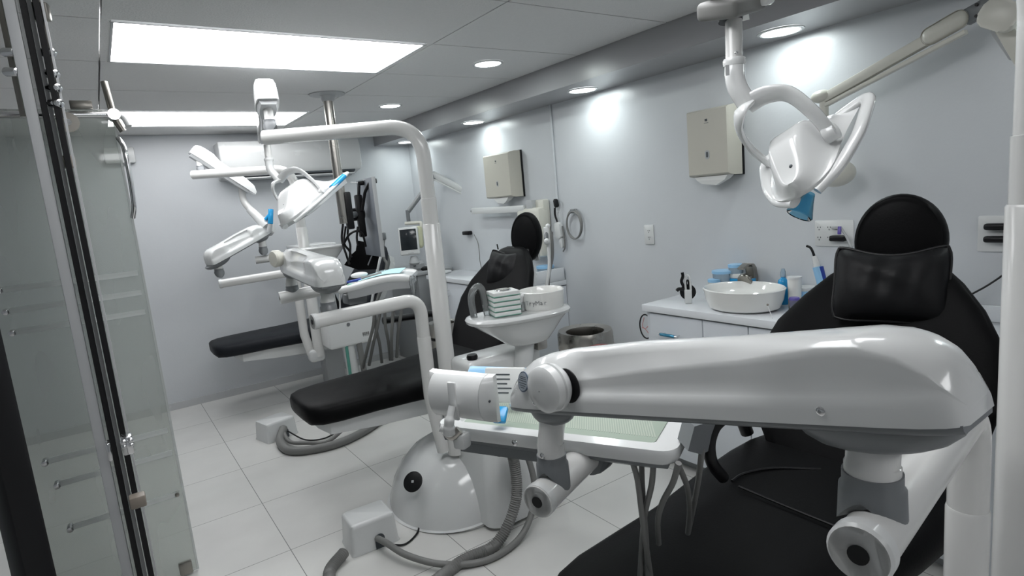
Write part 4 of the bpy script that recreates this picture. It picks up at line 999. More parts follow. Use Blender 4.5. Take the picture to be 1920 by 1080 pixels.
# ---------------- instrument trays
def tray_near():
    c0 = V((.839, .724, .985)); c1 = V((.574, 1.226, .985))     # near long edge, right then left
    e = (c1-c0); L = e.length; e.normalize(); inw = V((e.y, -e.x, 0));  inw = inw if inw.x > 0 else -inw
    W_ = .30; c = (c0+c1)/2+inw*W_/2
    fr = frame(c, (0, 0, 1), -e)      # local x: toward the right end
    t = t3
    o = rrect(L/2, W_/2, .035); i_ = rrect(L/2-.045, W_/2-.035, .02)
    g = G(); f3 = lambda P, z, s=1.0: [fr @ V((x*s, y*s, z)) for x, y in P]
    g.loft([f3(o, -.030, .975), f3(o, -.022, .993), f3(o, -.008, 1.0), f3(o, 0, .988), f3(i_, 0, 1.0), f3(i_, -.008, .985)], cap1=True)
    g.make('tray_body', 'white', t, ang=50)
    m_ = G().prism(rrect(L/2-.055, W_/2-.043, .014), fr @ Matrix.Translation((0, 0, -.0078)), .003).make('mesh_mat', 'matmesh', t)
    g = G()
    for k in range(90):
        x = (k-40)*.0055
        if abs(x) < L/2-.075: g.obox(fr @ Matrix.Translation((x, -.02, -.0047)) @ Matrix.Rotation(.35, 4, 'Z'), (.0022, .12, .0010))
    g.make('mat_ribs', 'rib', m_)
    # grey chassis
    g = G(); P = [(-L/2+.015, -W_/2+.008), (L/2-.015, -W_/2+.008), (L/2-.02, W_/2-.03), (-L/2+.02, W_/2-.03)]
    sc_ = lambda k, z: [fr @ V((x*k, y*k, z)) for x, y in P]
    g.loft([sc_(.985, -.028), sc_(.975, -.040), sc_(.80, -.055)])
    g.loft([[fr @ V((x, y, z)) for x, y in ((-L/2+.06, -W_/2+.016), (.02, -W_/2+.016), (.02, .02), (-L/2+.06, .02))] for z in (-.030, -.066)])
    g.make('chassis', 'grey', t)
    hb = fr.inverted() @ V((.835, .945, .935))
    G().lathe([(.030, -.05), (.040, -.03), (.040, .0), (.036, .015)], frame(V((.80, .93, .925)), (-1, -.25, 0)), 32).make('hub', 'grey', t)
    bl = V((0.663, 1.017, 0.975)); screw(bl, V((-1, -.3, 0)), .007, t)
    # right end: grey handpiece rack
    q = [V((0.869, 0.704, 1.036)), V((0.995, 0.747, 1.001)), V((0.98, 0.751, 0.971)), V((0.969, 0.753, 0.937)), V((0.917, 0.73, 0.955)), V((0.852, 0.708, 0.991))]
    G().loft([q, [p+V((.03, .05, .0)) for p in q]]).make('handpiece_rack', 'grey', t, ang=30)
    return t, fr, L, W_
t3, f3, L3, W3 = tray_near()
hz = [((0.823, 0.828, 0.939), (0.832, 0.826, 0.896), (0.835, 0.823, 0.825), (0.839, 0.821, 0.763), (0.869, 0.841, 0.652)), ((0.852, 0.831, 0.928), (0.852, 0.833, 0.875), (0.853, 0.833, 0.813), (0.854, 0.833, 0.751), (0.862, 0.843, 0.641)),
      ((0.844, 0.79, 0.942), (0.847, 0.802, 0.888), (0.848, 0.825, 0.819), (0.854, 0.844, 0.746), (0.85, 0.854, 0.654)), ((0.848, 0.729, 0.961), (0.855, 0.752, 0.909), (0.861, 0.786, 0.853), (0.874, 0.815, 0.794), (0.895, 0.836, 0.72)),
      ((0.883, 0.762, 0.936), (0.926, 0.784, 0.883), (0.966, 0.808, 0.829), (0.998, 0.833, 0.755), (1.024, 0.863, 0.678)), ((0.928, 0.736, 0.958), (0.956, 0.766, 0.897), (0.985, 0.797, 0.839), (1.007, 0.829, 0.766), (1.024, 0.863, 0.678))]
for i, pts in enumerate(hz):
    G().tube(smoothpath(pts), .0062, 10).make('handpiece_hose', 'hose', t3)
G().tube(smoothpath([(1.03, 0.758, 0.991), (1.012, 0.767, 0.974), (0.999, 0.771, 0.947), (0.994, 0.769, 0.919), (1.013, 0.774, 0.882), (1.057, 0.784, 0.836)]), .0135, 14).make('black_loop_handle', 'black', t3)

# x-ray film viewer clamped on the left end of the near tray
vc = V((0.597, 1.106, 1.078))
vt = thing('film_viewer', 'white half-round film viewer on the left end of the near tray', 'viewer', vc)
vx = (V((0.635, 1.042, 1.075))-V((0.566, 1.199, 1.07))); vx.z *= .2; Lv = vx.length; vx.normalize()
vn = V((-vx.y, vx.x, 0)); vn = -vn if vn.dot(vc-V((0, 0, 1.5))) > 0 else vn     # toward the camera side
vz = vx.cross(vn); vz = vz if vz.z > 0 else -vz
fv = frame(vc, vx, vn)      # local z along the length, x toward the camera side
if (fv.to_3x3() @ V((0, 1, 0))).z < 0: pass
P = [(.0, -.050)] + [(.036*math.cos(a), .050*math.sin(a)) for a in [math.radians(-80+16*i) for i in range(11)]] + [(.0, .050), (-.012, .052), (-.012, -.052)]
rings = []
for s_, k in ((-Lv/2+.018, 1.0), (Lv/2-.020, 1.0)):
    rings.append([fv @ V((x, y, s_)) for x, y in P])
G().loft(rings).make('reflector', 'white', vt, ang=30)
for sg in (-1, 1):
    q0 = [fv @ V((x, y, sg*(Lv/2-.019))) for x, y in P]; q1 = [fv @ V((min(x, .001), y*1.02, sg*(Lv/2))) for x, y in P]
    o = G().loft([q0, q1] if sg > 0 else [q1, q0]).make('end_cheek', 'white', vt, ang=30)
    G().sphere(fv @ V((.012, 0, sg*(Lv/2-.008))), .0035).make('cheek_screw', 'ink', o)
up_v = fv.to_3x3() @ V((0, 1, 0))
G().obox(frame(fv @ V((.034, 0, 0)), fv.to_3x3() @ V((1, 0, 0)), fv.to_3x3() @ V((0, 0, 1))), (.022, .085, .007), .003).make('spine_rib', 'white', vt)
lv = V((0.554, 1.091, 1.036)); l0 = V((0.555, 1.079, 1.073)); l1 = V((0.542, 1.082, 1.012))
G().tube(smoothpath([l0, V((0.544, 1.076, 1.049)), V((0.542, 1.079, 1.031)), l1]), [.008]*6+[.011]*6+[.013]*6+[.010], 14).make('lever', 'white2', vt)
G().cyl((0.533, 1.103, 1.025), (0.544, 1.094, 1.019), .009).cyl((0.542, 1.096, 1.019), (0.552, 1.087, 1.011), .006).make('lever_knob', 'white2', vt)
G().tube(smoothpath([(0.542, 1.095, 1.017), (0.551, 1.087, 1.005), (0.566, 1.079, 1.017)]), .010, 12).make('hinge', 'steel', vt)
G().obox(frame(V((0.571, 1.083, 0.991)), vn, vx), (.03, .035, .03), .006).make('clamp_block', 'white2', vt)

# printed packet and blue pad on the near tray behind the viewer
p = V((0.755, 1.176, 1.046))
t = thing('printed_packet', 'white packet with printed lines behind the film viewer', 'packet', p)
fr = frame(p, (-.75, -.6, .25), (.62, -.78, 0))
G().obox(fr, (.10, .085, .02), .004).make('packet', 'paper', t)
g = G()
for k in range(5): g.obox(fr @ Matrix.Translation((-.01+.004*(k % 2), .026-.011*k, .0105)), (.05-.007*(k % 3), .003, .0006))
g.make('printed_lines', 'ink', t)
tag(G().obox(frame(V((0.852, 1.314, 1.028)), (-.3, -.3, .9), (.62, -.78, 0)), (.22, .03, .012), .005).make('blue_tube', 'blue2'), 'bright blue tube lying behind the film viewer', 'tube')
tag(G().obox(frame(V((0.678, 1.088, 1.015)), (-.5, -.4, .75), (.62, -.78, 0)), (.03, .04, .012), .004).make('blue_pad', 'blue'), 'dark blue pad on the near tray between viewer and arm', 'pad')

# middle tray
c = V((1.07, 2.93, 1.165))
eR = V((1.233, 2.705, 1.141)); eL = V((0.934, 2.903, 1.113))
e = (eR-eL); e.z = 0; L = e.length; e.normalize(); inw = V((-e.y, e.x, 0)); W_ = .30
def tr(x, y, z): return eL + e*x + inw*y + V((0, 0, z))
g = G(); rings = []
N = 16
for i in range(N+1):
    s_ = i/N; x = s_*L; zz = (eR.z-eL.z)*s_ + .026*math.sin(s_*PI)*s_*1.2
    f_ = 1 if 0 < i < N else .8
    rings.append([tr(x, y, z+zz) for y, z in ((.006, -.020*f_), (0, -.012*f_), (0, .006*f_), (.008, .014*f_), (.03, .016*f_), (.035, .006*f_), (W_-.035, .006*f_), (W_-.03, .014*f_), (W_, .008*f_), (W_, -.02*f_))])
G().loft(rings).make('tray_body', 'white', t2, ang=50)
g = G(); rings = []
for i in range(N+1):
    s_ = .12+.86*i/N; x = s_*L; zz = (eR.z-eL.z)*s_ + .026*math.sin(s_*PI)*s_*1.2
    rings.append([tr(x, y, z+zz) for y, z in ((.004, -.018), (.01, -.050-.012*math.sin(s_*3)), (W_-.03, -.05), (W_-.02, -.018))])
G().loft(rings).make('chassis', 'lgrey', t2)
G().box(tr(.05, .10, -.06), (.10, .10, .05), bev=.01).make('hub', 'grey', t2)
g = G(); rings = []
for i in range(9):
    s_ = .25+.60*i/8; zz = (eR.z-eL.z)*s_ + .026*math.sin(s_*PI)*s_*1.2+.018
    rings.append([tr(s_*L, y, z+zz) for y, z in ((.045, 0), (.045, .002), (W_-.05, .004), (W_-.05, .002))])
G().loft(rings)
tag(G().loft(rings).make('paper_bib', 'cyan'), 'pale blue paper bib covering the middle tray', 'bib')
tag(G().tube([tr(.03*1.0, .07, .030), tr(.10, .085, .036)], [.006, .008], 12).make('blue_pen', 'navy'), 'dark blue pen tip on the middle tray', 'pen')
tag(G().tube([tr(.10, .09, .038), tr(.20, .12, .052)], [.009, .010], 12).make('grey_handpiece', 'hose'), 'grey-green handpiece beside the blue pen on the middle tray', 'handpiece')
tag(G().box(tr(.09, .04, .018), (.10, .04, .012), rot=Matrix.Rotation(-.45, 3, 'Z'), bev=.004).make('green_dish', 'green'), 'pale green dish at the left end of the middle tray', 'dish')
tag(G().sphere(tr(.19, .22, .045), .03, (1.3, .7, .5)).make('crumpled_film', 'film'), 'crumpled clear film on the middle tray', 'film')
tag(G().sphere(tr(.06, .22, .045), .03, (1.6, .8, .5)).make('cotton_pack', 'paper'), 'white pack at the left back of the middle tray', 'pack')
wt = tr(L+.012, .01, -.005)
t = thing('syringe_holder', 'holder wrapped in shiny clear film at the right end of the middle tray', 'holder', wt)
G().lathe([(.006, -.055), (.013, -.03), (.018, .0), (.014, .025), (.018, .035), (.01, .045)], Matrix.Translation(wt), 14, sy=.7).make('clear_film', 'film', t)
G().cyl(wt+V((0, 0, -.045)), wt+V((0, 0, .03)), .005).make('holder', 'chrome', t)
for i, (a, b, c_, d_) in enumerate((((704,583), (700,620), (690,650), (680,684)), ((716,580), (708,615), (700,645), (692,680)), ((722,578), (722,610), (728,640), (732,664)), ((739,575), (736,600), (734,640), (735,662)), ((755,572), (750,600), (746,630), (744,660)), ((700,584), (706,620), (712,645), (716,668)))):
    pass
for pts in ([(1.095, 2.84, 1.036), (1.084, 2.885, 0.908), (1.061, 2.94, 0.791), (1.037, 2.995, 0.671)], [(1.122, 2.822, 1.039), (1.102, 2.872, 0.906), (1.086, 2.925, 0.803), (1.067, 2.977, 0.682)], [(1.136, 2.814, 1.045), (1.135, 2.851, 0.916), (1.152, 2.881, 0.809), (1.164, 2.914, 0.699)],
            [(1.154, 2.741, 1.049), (1.15, 2.784, 0.936), (1.147, 2.825, 0.819), (1.152, 2.863, 0.711)], [(1.19, 2.717, 1.05), (1.181, 2.762, 0.932), (1.178, 2.809, 0.843), (1.175, 2.85, 0.723)], [(1.104, 2.894, 1.027), (1.111, 2.921, 0.87), (1.131, 2.953, 0.788), (1.142, 2.985, 0.677)]):
    G().tube(smoothpath(pts), .0085, 8).make('handpiece_hose', 'hose', t2)

# ---------------- assistant handpiece holders beside headrests
t = thing('suction_holder', 'white suction holder with two grey hoses right of the middle headrest', 'holder', (2.11, 2.675, 1.231))
G().tube(smoothpath([(2.102, 2.678, 1.216), (2.085, 2.664, 1.08), (2.051, 2.665, 0.962), (2.023, 2.664, 0.857)]), .010, 10).make('white_hose', 'white2', t)
G().tube(smoothpath([(2.14, 2.687, 1.274), (2.122, 2.674, 1.137), (2.085, 2.677, 1.018), (2.055, 2.666, 0.851)]), .009, 10).make('grey_hose', 'hose', t)
G().obox(frame(V((2.089, 2.67, 1.258)), (-.6, -.8, 0), (.8, -.6, 0)), (.035, .10, .035), .008).make('bracket', 'white2', t)
G().sphere((2.097, 2.663, 1.312), .014).make('grip', 'white', t)
G().sphere((2.059, 2.636, 1.231), .016).make('nozzle_head', 'white', t)
G().cyl((2.097, 2.674, 1.306), (2.071, 2.655, 1.242), .012).make('dark_grip', 'grey', t)
t = thing('suction_holder', 'thin suction handpieces standing behind the far black backrest', 'holder', (1.92, 4.642, 1.236))
G().tube(smoothpath([(1.924, 4.652, 1.306), (1.909, 4.641, 1.193), (1.884, 4.642, 1.107), (1.845, 4.649, 1.001), (1.75, 4.72, .62)]), .012, 10).make('white_hose', 'white2', t)
G().tube(smoothpath([(1.946, 4.657, 1.277), (1.917, 4.656, 1.17), (1.91, 4.644, 1.082), (1.91, 4.628, 0.993), (1.77, 4.70, .62)]), .012, 10).make('grey_hose', 'hose', t)
G().obox(frame(V((1.917, 4.625, 1.267)), (-.6, -.8, 0), (.8, -.6, 0)), (.05, .06, .03), .008).make('bracket', 'grey', t)
# black apron lying on the far chair
p = V((1.662, 4.371, 1.137))
t = thing('lead_apron', 'black square apron hanging over the far chair beside the cables', 'apron', p)
rings = []
pts = [((672,452), (706,457)), ((662,470), (714,462)), ((655,490), (712,480)), ((652,502), (708,502))]
front = [(1.586, 4.325, 1.274), (1.696, 4.182, 1.234), (1.689, 4.175, 1.168), (1.658, 4.198, 1.051), (1.557, 4.304, 1.056), (1.492, 4.418, 1.097), (1.547, 4.394, 1.168), (1.575, 4.356, 1.198)]
cen = sum((V(q) for q in front), V((0, 0, 0)))/8; dirn = (cen-V((0, 0, 1.5))).normalized()
G().loft([[V(q) for q in front], [V(q)+dirn*.05+(cen-V(q))*.04 for q in front]]).make('apron_body', 'leather', t)
G().tube(smoothpath([(1.653, 4.161, 1.224), (1.622, 4.169, 1.157), (1.596, 4.199, 1.092)]), .010, 8, flat=(1, .3, (0, 1, 0))).make('grey_strap', 'grey', t)

# ---------------- operating lights
def op_light(name_label, Lp, Rp, n, stem, elbow, forkR, forkL, blue, S=1.0):
    Lp = V(Lp); Rp = V(Rp); a = (Rp-Lp); W = a.length/2; a.normalize(); n = V(n); n = (n-a*n.dot(a)).normalized(); v = n.cross(a)
    if v.z > 0: v = -v         # v points to the lower front edge
    c = (Lp+Rp)/2
    t = thing('operating_light', name_label, 'operating light', stem[0], 'white operating lights')
    def P(x, y, z): return c + a*(x*W) + v*(y*W*1.35) + n*(z*W*1.1)
    # shell: rows from the rear edge (y=-.64) to the front nose (y=.66)
    rings = []; N = 40
    def smt(a_, b_, x): q = max(0, min(1, (x-a_)/(b_-a_))); return q*q*(3-2*q)
    for i in range(N+1):
        y = -.64+1.62*i/N; q = (y+.64)/1.62
        xh = .92-.42*q; e0 = min(1, (y+.64)/.10+.05); e1 = max(0, min(1, (.985-y)/.42))
        xh *= (1-(1-e0)**2.5*.25)*max(.05, 1-(1-e1)**2.6)**.5
        Hh = .10+.50*smt(-.62, .15, y)-.36*smt(.35, .98, y)
        zb = -.13*min(1, e1*1.6)-.02
        r = []
        M_ = 20
        for k in range(M_+1):
            u = -1+2*k/M_; hump = 1-smt(.34, .92, abs(u))
            z = .02+Hh*(.10+.90*hump) - .10*max(0, abs(u)-.85)
            r.append(P(u*xh, y, z))
        for k in range(9):
            u = 1-2*k/8; r.append(P(u*xh*.94, y*.985, zb))
        rings.append(r)
    sh = G().loft(rings).make('lamp_shell', 'white', t, ang=48)
    G().loft([[P(x*.50, .10+y*.50, -.148) for x, y in rrect(1, 1, .4, 6)], [P(x*.46, .10+y*.46, -.175) for x, y in rrect(1, 1, .4, 6)]]).make('lens', 'film', sh)
    g = G()
    for k in range(14): g.tube([P(.30+.018*k, .86-.034*k, -.015), P(.29+.018*k, .84-.034*k, -.135)], .0014, 6)
    g.make('vent_slots', 'ink', sh)
    G().sphere(P(.06, .74, .36), .0045).make('shell_screw', 'ink', sh)
    # side handles: a thick flat rim with a slot between it and the shell
    for s_ in (-1, 1):
        pts = fillet([P(s_*.50, -.56, .03), P(s_*1.02, -.60, .05), P(s_*1.08, -.40, .05), P(s_*.90, .22, -.01), P(s_*.58, .72, -.05), P(s_*.20, .92, -.08)], .035*W/.15, 6)
        h_ = G().tube([c+(p-c-a*(p-c).dot(a))+a*(p-c).dot(a)*(.90 if s_ < 0 else 1.0) for p in pts], .0105, 14, flat=(1.0, 1.5, tuple(n))).make('handle', 'white', t)
        if blue: G().tube([P(s_*1.07, -.38, .05), P(s_*.98, -.10, .03), P(s_*.93, .04, .02)], .015, 12, flat=(1.0, 1.25, tuple(n))).make('blue_film', 'blue', h_)['label'] = 'bright blue film round the handle'
    # stem and elbow
    st = [V(p) for p in stem]
    s_o = G().tube([st[0], st[1]], .0185, 28).make('stem', 'tube', t)
    G().lathe([(.0235, -.006), (.0245, 0), (.0245, .006), (.0225, .010)], frame(st[1], (0, 0, 1)), 28).make('stem_ring', 'white', s_o)
    screw(st[1]+V((-.012, -.0135, .018)), V((-.66, -.75, 0)), .0035, s_o)
    G().tube(fillet([st[1]] + [V(p) for p in elbow], .035, 8), .0215, 28).make('elbow', 'white', t)
    e_ = V(elbow[-1])
    # yoke forks
    for F in (forkR, forkL):
        pts = smoothpath([e_] + [V(p) for p in F], 8)
        n_ = len(pts)
        G().tube(pts, [.0175-.004*i/n_ for i in range(n_)], 14, flat=(1.3, .55, tuple(a))).make('yoke_fork', 'white', t)
    e2 = V(forkR[-1])
    G().capcyl(e2-a*.012, e2+a*.014, .018, 24).make('pivot_joint', 'white', t)
    return t, P

L3l, P3 = op_light('nearest white operating light, hanging in front of the cream dispenser', (1.326, 0.843, 1.474), (1.348, 0.617, 1.586), R_*-1.08+U_*1.30+fw*-.60,
    [(1.243, 0.848, 1.852), (1.228, 0.839, 1.748)], [(1.221, 0.834, 1.699), (1.237, 0.815, 1.654)],
    [(1.245, 0.775, 1.667), (1.256, 0.73, 1.661), (1.265, 0.685, 1.618), (1.285, 0.656, 1.568)],
    [(1.211, 0.817, 1.635), (1.24, 0.84, 1.603), (1.301, 0.852, 1.56), (1.368, 0.847, 1.519)], False)
G().lathe([(.010, 0), (.016, -.02), (.030, -.055), (.028, -.058)], frame(V((1.35, 0.735, 1.444)), (.45, -.2, .75)), 24, cap0=False, cap1=False).make('blue_film', 'bfilm', L3l)
G().obox(frame(V((1.19, 0.831, 1.729)), (-.66, -.75, 0), (.75, -.66, 0)), (.008, .022, .002)).make('label', 'lgrey', L3l)
L2l, P2 = op_light('middle white operating light with bright blue film on both handles', (0.887, 3.437, 1.507), (1.062, 3.121, 1.631), R_*-1.08+U_*1.30+fw*-.60,
    [(0.84, 3.481, 1.894), (0.834, 3.469, 1.813)], [(0.83, 3.462, 1.76), (0.864, 3.428, 1.698)],
    [(0.896, 3.352, 1.736), (0.936, 3.275, 1.733), (0.974, 3.201, 1.675), (1.003, 3.158, 1.615)],
    [(0.824, 3.414, 1.679), (0.829, 3.439, 1.632), (0.863, 3.453, 1.571), (0.908, 3.451, 1.526)], True)
t = thing('operating_light', 'far operating light seen edge-on, with a blue-wrapped handle, above the farthest arm', 'operating light', (1.006, 5.179, 1.758), 'white operating lights')
st = G().tube(fillet([(1.006, 5.179, 1.758), (0.998, 5.163, 1.648), (1.058, 5.102, 1.538)], .05), .026, 20).make('stem', 'tube', t)
G().tube([(1.03, 5.129, 1.584), (1.12, 5.041, 1.437)], [.030, .042], 20).make('yoke', 'white', t)
G().lathe([(.02, -.05), (.075, -.04), (.08, 0), (.06, .035), (.02, .05)], frame((1.147, 5.108, 1.435), (.65, -.75, .2), (0, 0, 1)), 28, sy=.55).make('lamp_shell', 'white', t)
G().capcyl((1.162, 5, 1.568), (1.14, 4.993, 1.452), .020, 14).cyl((1.114, 5.018, 1.489), (1.149, 5.001, 1.527), .014).make('blue_handle', 'blue', t)
G().cyl((1.14, 4.993, 1.452), (1.118, 4.996, 1.386), .018).make('handle_base', 'lgrey', t)

# light arms (spring arms above)
def light_arm(t, label, A, B, wA, hA, colbot, tdir, mark=True):
    A = V(A); B = V(B)
    d = (B-A).normalized(); side = V((d.y, -d.x, 0)).normalized(); upv = side.cross(d); upv = upv if upv.z > 0 else -upv
    L = (B-A).length; rings = []
    for s_, k, kh in ((-.075, .72, .60), (-.068, .86, .80), (-.045, .95, .95), (.0, 1, 1), (.06, .98, 1.0), (.12, .72, .82), (L*.5, .62, .78), (L-.03, .60, .78), (L+.05, .62, .62), (L+.09, .50, .25)):
        w_, h_ = wA*k, hA*kh
        rings.append([A+d*s_+side*x*w_+upv*z*h_ for x, z in ((-1, 0), (-1.0, .35), (-.92, .80), (-.78, .96), (-.5, 1.0), (.5, 1.0), (.78, .96), (.92, .80), (1.0, .35), (1, 0))])
    b = G().loft(rings).make('light_arm', 'white', t, ang=40)
    g = G(); rr = []
    for s_, k in ((-.06, .80), (.0, .96), (.06, .93), (.12, .66), (L*.5, .56), (L+.04, .50)):
        rr.append([A+d*s_+side*x*wA*k+upv*z for x, z in ((-1, .004), (-.75, -.022), (.75, -.022), (1, .004))])
    g.loft(rr).make('underside', 'lgrey', b)
    if colbot is not None:
        cb = V(colbot); G().cyl(A+V((0, 0, .0)), cb, .021, seg=24).make('column', 'tube', b); wedge(cb, .0265, .05, b, tdir=tdir)
    return t
light_arm(u2, 'light arm on the end of the middle curved tube, pointing away', (.740, 2.95, 2.015), (.805, 3.36, 1.92), .052, .11, (.735, 2.935, 1.925), (-.7, .55, 0))
light_arm(u1, 'farthest light arm, slanting down in front of the air conditioner', V((0.721, 5.11, 1.989)), V((1.012, 5.112, 1.753)), .06, .09, (0.719, 5.073, 1.914), (1, -.4, 0))
# near one: only its lower end shows at the top of the picture
light_arm(u3, 'near light arm at the top edge, holding the nearest operating light', (.75, .68, 2.02), (1.315, .905, 1.895), .05, .09, (.70, .60, 1.955), (-.8, .3, 0))
t = u3
hc = V((1.243, 0.852, 1.873))
G().obox(frame(hc, (-.25, -.2, 1), (1, .1, 0)), (.135, .10, .040), .012, 3).make('arm_joint_housing', 'hose', t)
G().obox(frame(hc+R_*.052+U_*.030, (-.25, -.2, 1), (1, .1, 0)), (.035, .085, .055), .010, 3).make('arm_joint_cap', 'white', t)
G().cyl(V((1.236, 0.851, 1.841)), V((1.238, 0.853, 1.862)), .026).make('arm_joint_socket', 'black', t)

# ---------------- floor junction boxes, hoses
def floor_box(p, rz, label, sx=.185, sy=.15, h=.125):
    p = V(p); t = thing('floor_junction_box', label, 'box', p, 'white floor junction boxes')
    Rm = Matrix.Translation(p) @ Matrix.Rotation(rz, 4, 'Z')
    g = G(); rings = []
    for z, k in ((0.001, 1.04), (.012, 1.0), (h*.86, .93), (h*.96, .90), (h, .82)):
        rings.append([Rm @ V((a*sx/2*k, b*sy/2*k, z)) for a, b in rrect(1, 1, .16, 4)])
    g.loft(rings).make('cover', 'white2', t, ang=45)
    # dark arched cable opening on the front
    ar = [(-.022, 0), (.022, 0)] + [(.022*math.cos(a), .045+.022*math.sin(a)) for a in [PI*i/8 for i in range(9)]]
    G().prism(ar, Rm @ frame((.018, -sy/2*1.0-.0015, .0), (0, -1, 0), (1, 0, 0)) , .004).make('cable_opening', 'ink', t)
    return t, Rm
fb2, Rb2 = floor_box((.800, 2.51, 0), -.05, 'nearer white floor junction box with a hose entering it, bottom centre', sx=.215, sy=.17, h=.14)
fb1, Rb1 = floor_box((.80, 4.24, 0), .25, 'farther white floor junction box beyond the foot of the middle chair', sx=.22, sy=.18, h=.13)
def hose(label, pts, r, m='hose', rib=0):
    t = thing('floor_hose', label, 'hose', pts[0])
    sp = smoothpath(pts, 10)
    if rib:
        dense = []
        for i in range(len(sp)-1):
            n = max(1, int((sp[i+1]-sp[i]).length/.0045))
            for k in range(n): dense.append(sp[i].lerp(sp[i+1], k/n))
        G().tube(dense, [r*(1.07 if k % 2 else .88) for k in range(len(dense))], 16).make('corrugated_tube', m, t, ang=80)
    else: G().tube(sp, r, 14).make('tube', m, t)
    return t
hose('thick corrugated grey hose curving from the middle unit down to the floor', [(1.211, 1.981, 0.468), (1.33, 2.075, .40), (1.33, 2.07, .18), (1.20, 2.05, .03), (1.02, 2.05, .022), (.82, 2.00, .022), (.66, 2.02, .022), (.55, 2.16, .022), (.56, 2.36, .022), (.66, 2.45, .035)], .024, rib=1)
hose('slim grey hose looping into the nearer floor box', [(1.225, 1.971, 0.46), (1.37, 2.05, .42), (1.42, 2.05, .20), (1.32, 2.02, .04), (1.12, 1.99, .016), (.95, 2.07, .030), (.85, 2.20, .05), (.81, 2.33, .065), (.802, 2.42, .05)], .014)
hose('thin black cable on the floor behind the nearer junction box', [(.84, 2.41, .01), (.90, 2.36, .006), (.98, 2.40, .006), (1.03, 2.47, .006)], .0045, 'black')
hose('thin black cable loop on the floor right of the white unit cover', [(1.30, 2.16, .006), (1.45, 2.20, .006), (1.62, 2.28, .006), (1.68, 2.38, .006), (1.60, 2.42, .006)], .0055, 'black')
hose('thick grey hose sweeping from the farther floor box under the middle chair', [(.83, 4.15, .07), (.77, 4.02, .035), (.78, 3.84, .025), (.88, 3.74, .025), (1.05, 3.70, .025), (1.24, 3.76, .025), (1.42, 3.88, .03), (1.55, 4.02, .05), (1.62, 4.15, .18)], .027, rib=0)
hose('second grey hose beside the thick one under the middle chair', [(.82, 4.15, .07), (.82, 3.98, .03), (.90, 3.86, .03), (1.02, 3.80, .02), (1.20, 3.84, .08), (1.35, 3.92, .03), (1.52, 3.86, .02), (1.66, 3.96, .05), (1.70, 4.1, .20)], .013)
hose('thin black cable from the farther floor box to the middle chair', [(.85, 4.13, .05), (.92, 3.98, .01), (1.02, 3.90, .01), (1.14, 3.96, .01), (1.24, 4.08, .01)], .005, 'black')
# tubes hanging from the middle unit
# ---------------- glass partition at the left
GX0, GX1, GY = -.37, .13, 2.83
t = thing('glass_partition', 'green-tinted glass panel whose free edge stands beside the back wall', 'glass panel', ((GX0+GX1)/2, GY, 0), 'glass partition panels')
G().box(((GX0+GX1)/2, GY, .99), (GX1-GX0, .010, 1.96), bev=.001, seg=1).make('pane', 'gglass', t)
G().box((GX1-.004, GY-.001, .99), (.008, .013, 1.955)).make('edge_strip', 'frost', t)
G().box((.082, GY, .035), (.05, .026, .055), bev=.003).make('floor_clamp', 'bronze', t)
for z, x0 in ((1.33, -.32), (1.25, -.315), (1.17, -.31), (.66, -.30), (.56, -.28), (.375, -.27)):
    s_ = G().box(((x0+.10)/2+.01, GY-.009, z), (.10-x0, .006, .022)).make('frosted_strip', 'frost', t)
    G().capcyl((x0, GY-.035, z), (x0, GY+.012, z), .011, 14).make('stud', 'chrome', s_)
G().capcyl((.10, GY-.025, .375), (.10, GY+.01, .375), .008, 14).make('stud', 'bronze', t)
rl = thing('sliding_rail', 'steel sliding rail with round rollers across the top of the glass partition', 'rail', (-.1, GY-.03, 1.93))
ry, rz_ = GY-.035, 1.945
G().capcyl((-.95, ry, rz_), (.135, ry, rz_), .0125, 18).make('rail_tube', 'chrome', rl)
for x in (-.30, -.02, -.62):
    r_ = G().cyl((x, ry-.022, rz_-.03), (x, ry-.010, rz_-.03), .036, seg=32).make('roller', 'bronze', rl)
    G().cyl((x, ry-.030, rz_-.03), (x, ry-.022, rz_-.03), .012).make('axle', 'chrome', r_)
G().box((.03, ry-.002, rz_+.035), (.07, .03, .03), bev=.003).make('stopper', 'bronze', rl)
G().cyl((.128, ry-.02, rz_), (.128, ry+.05, rz_), .021).make('end_mount', 'chrome', rl)
G().tube([(.118, ry+.04, rz_+.13), (.128, ry+.02, rz_-.01), (.150, ry+.02, rz_-.06)], .013, 12).make('end_bracket', 'bronze', rl)
G().tube(smoothpath([(.138, ry, rz_), (.158, ry, rz_-.01), (.170, ry-.01, rz_-.045)]), .012, 12).make('end_hook', 'white2', rl)
# vertical handle bar at the free edge
t = thing('glass_door_handle', 'short curved steel handle at the top of the free glass edge', 'handle', (.135, GY-.03, 1.75))
G().tube(smoothpath([(.128, GY-.02, 1.86), (.140, GY-.045, 1.82), (.142, GY-.05, 1.72), (.138, GY-.045, 1.60), (.128, GY-.02, 1.55)]), .009, 12).make('grip', 'chrome', t)
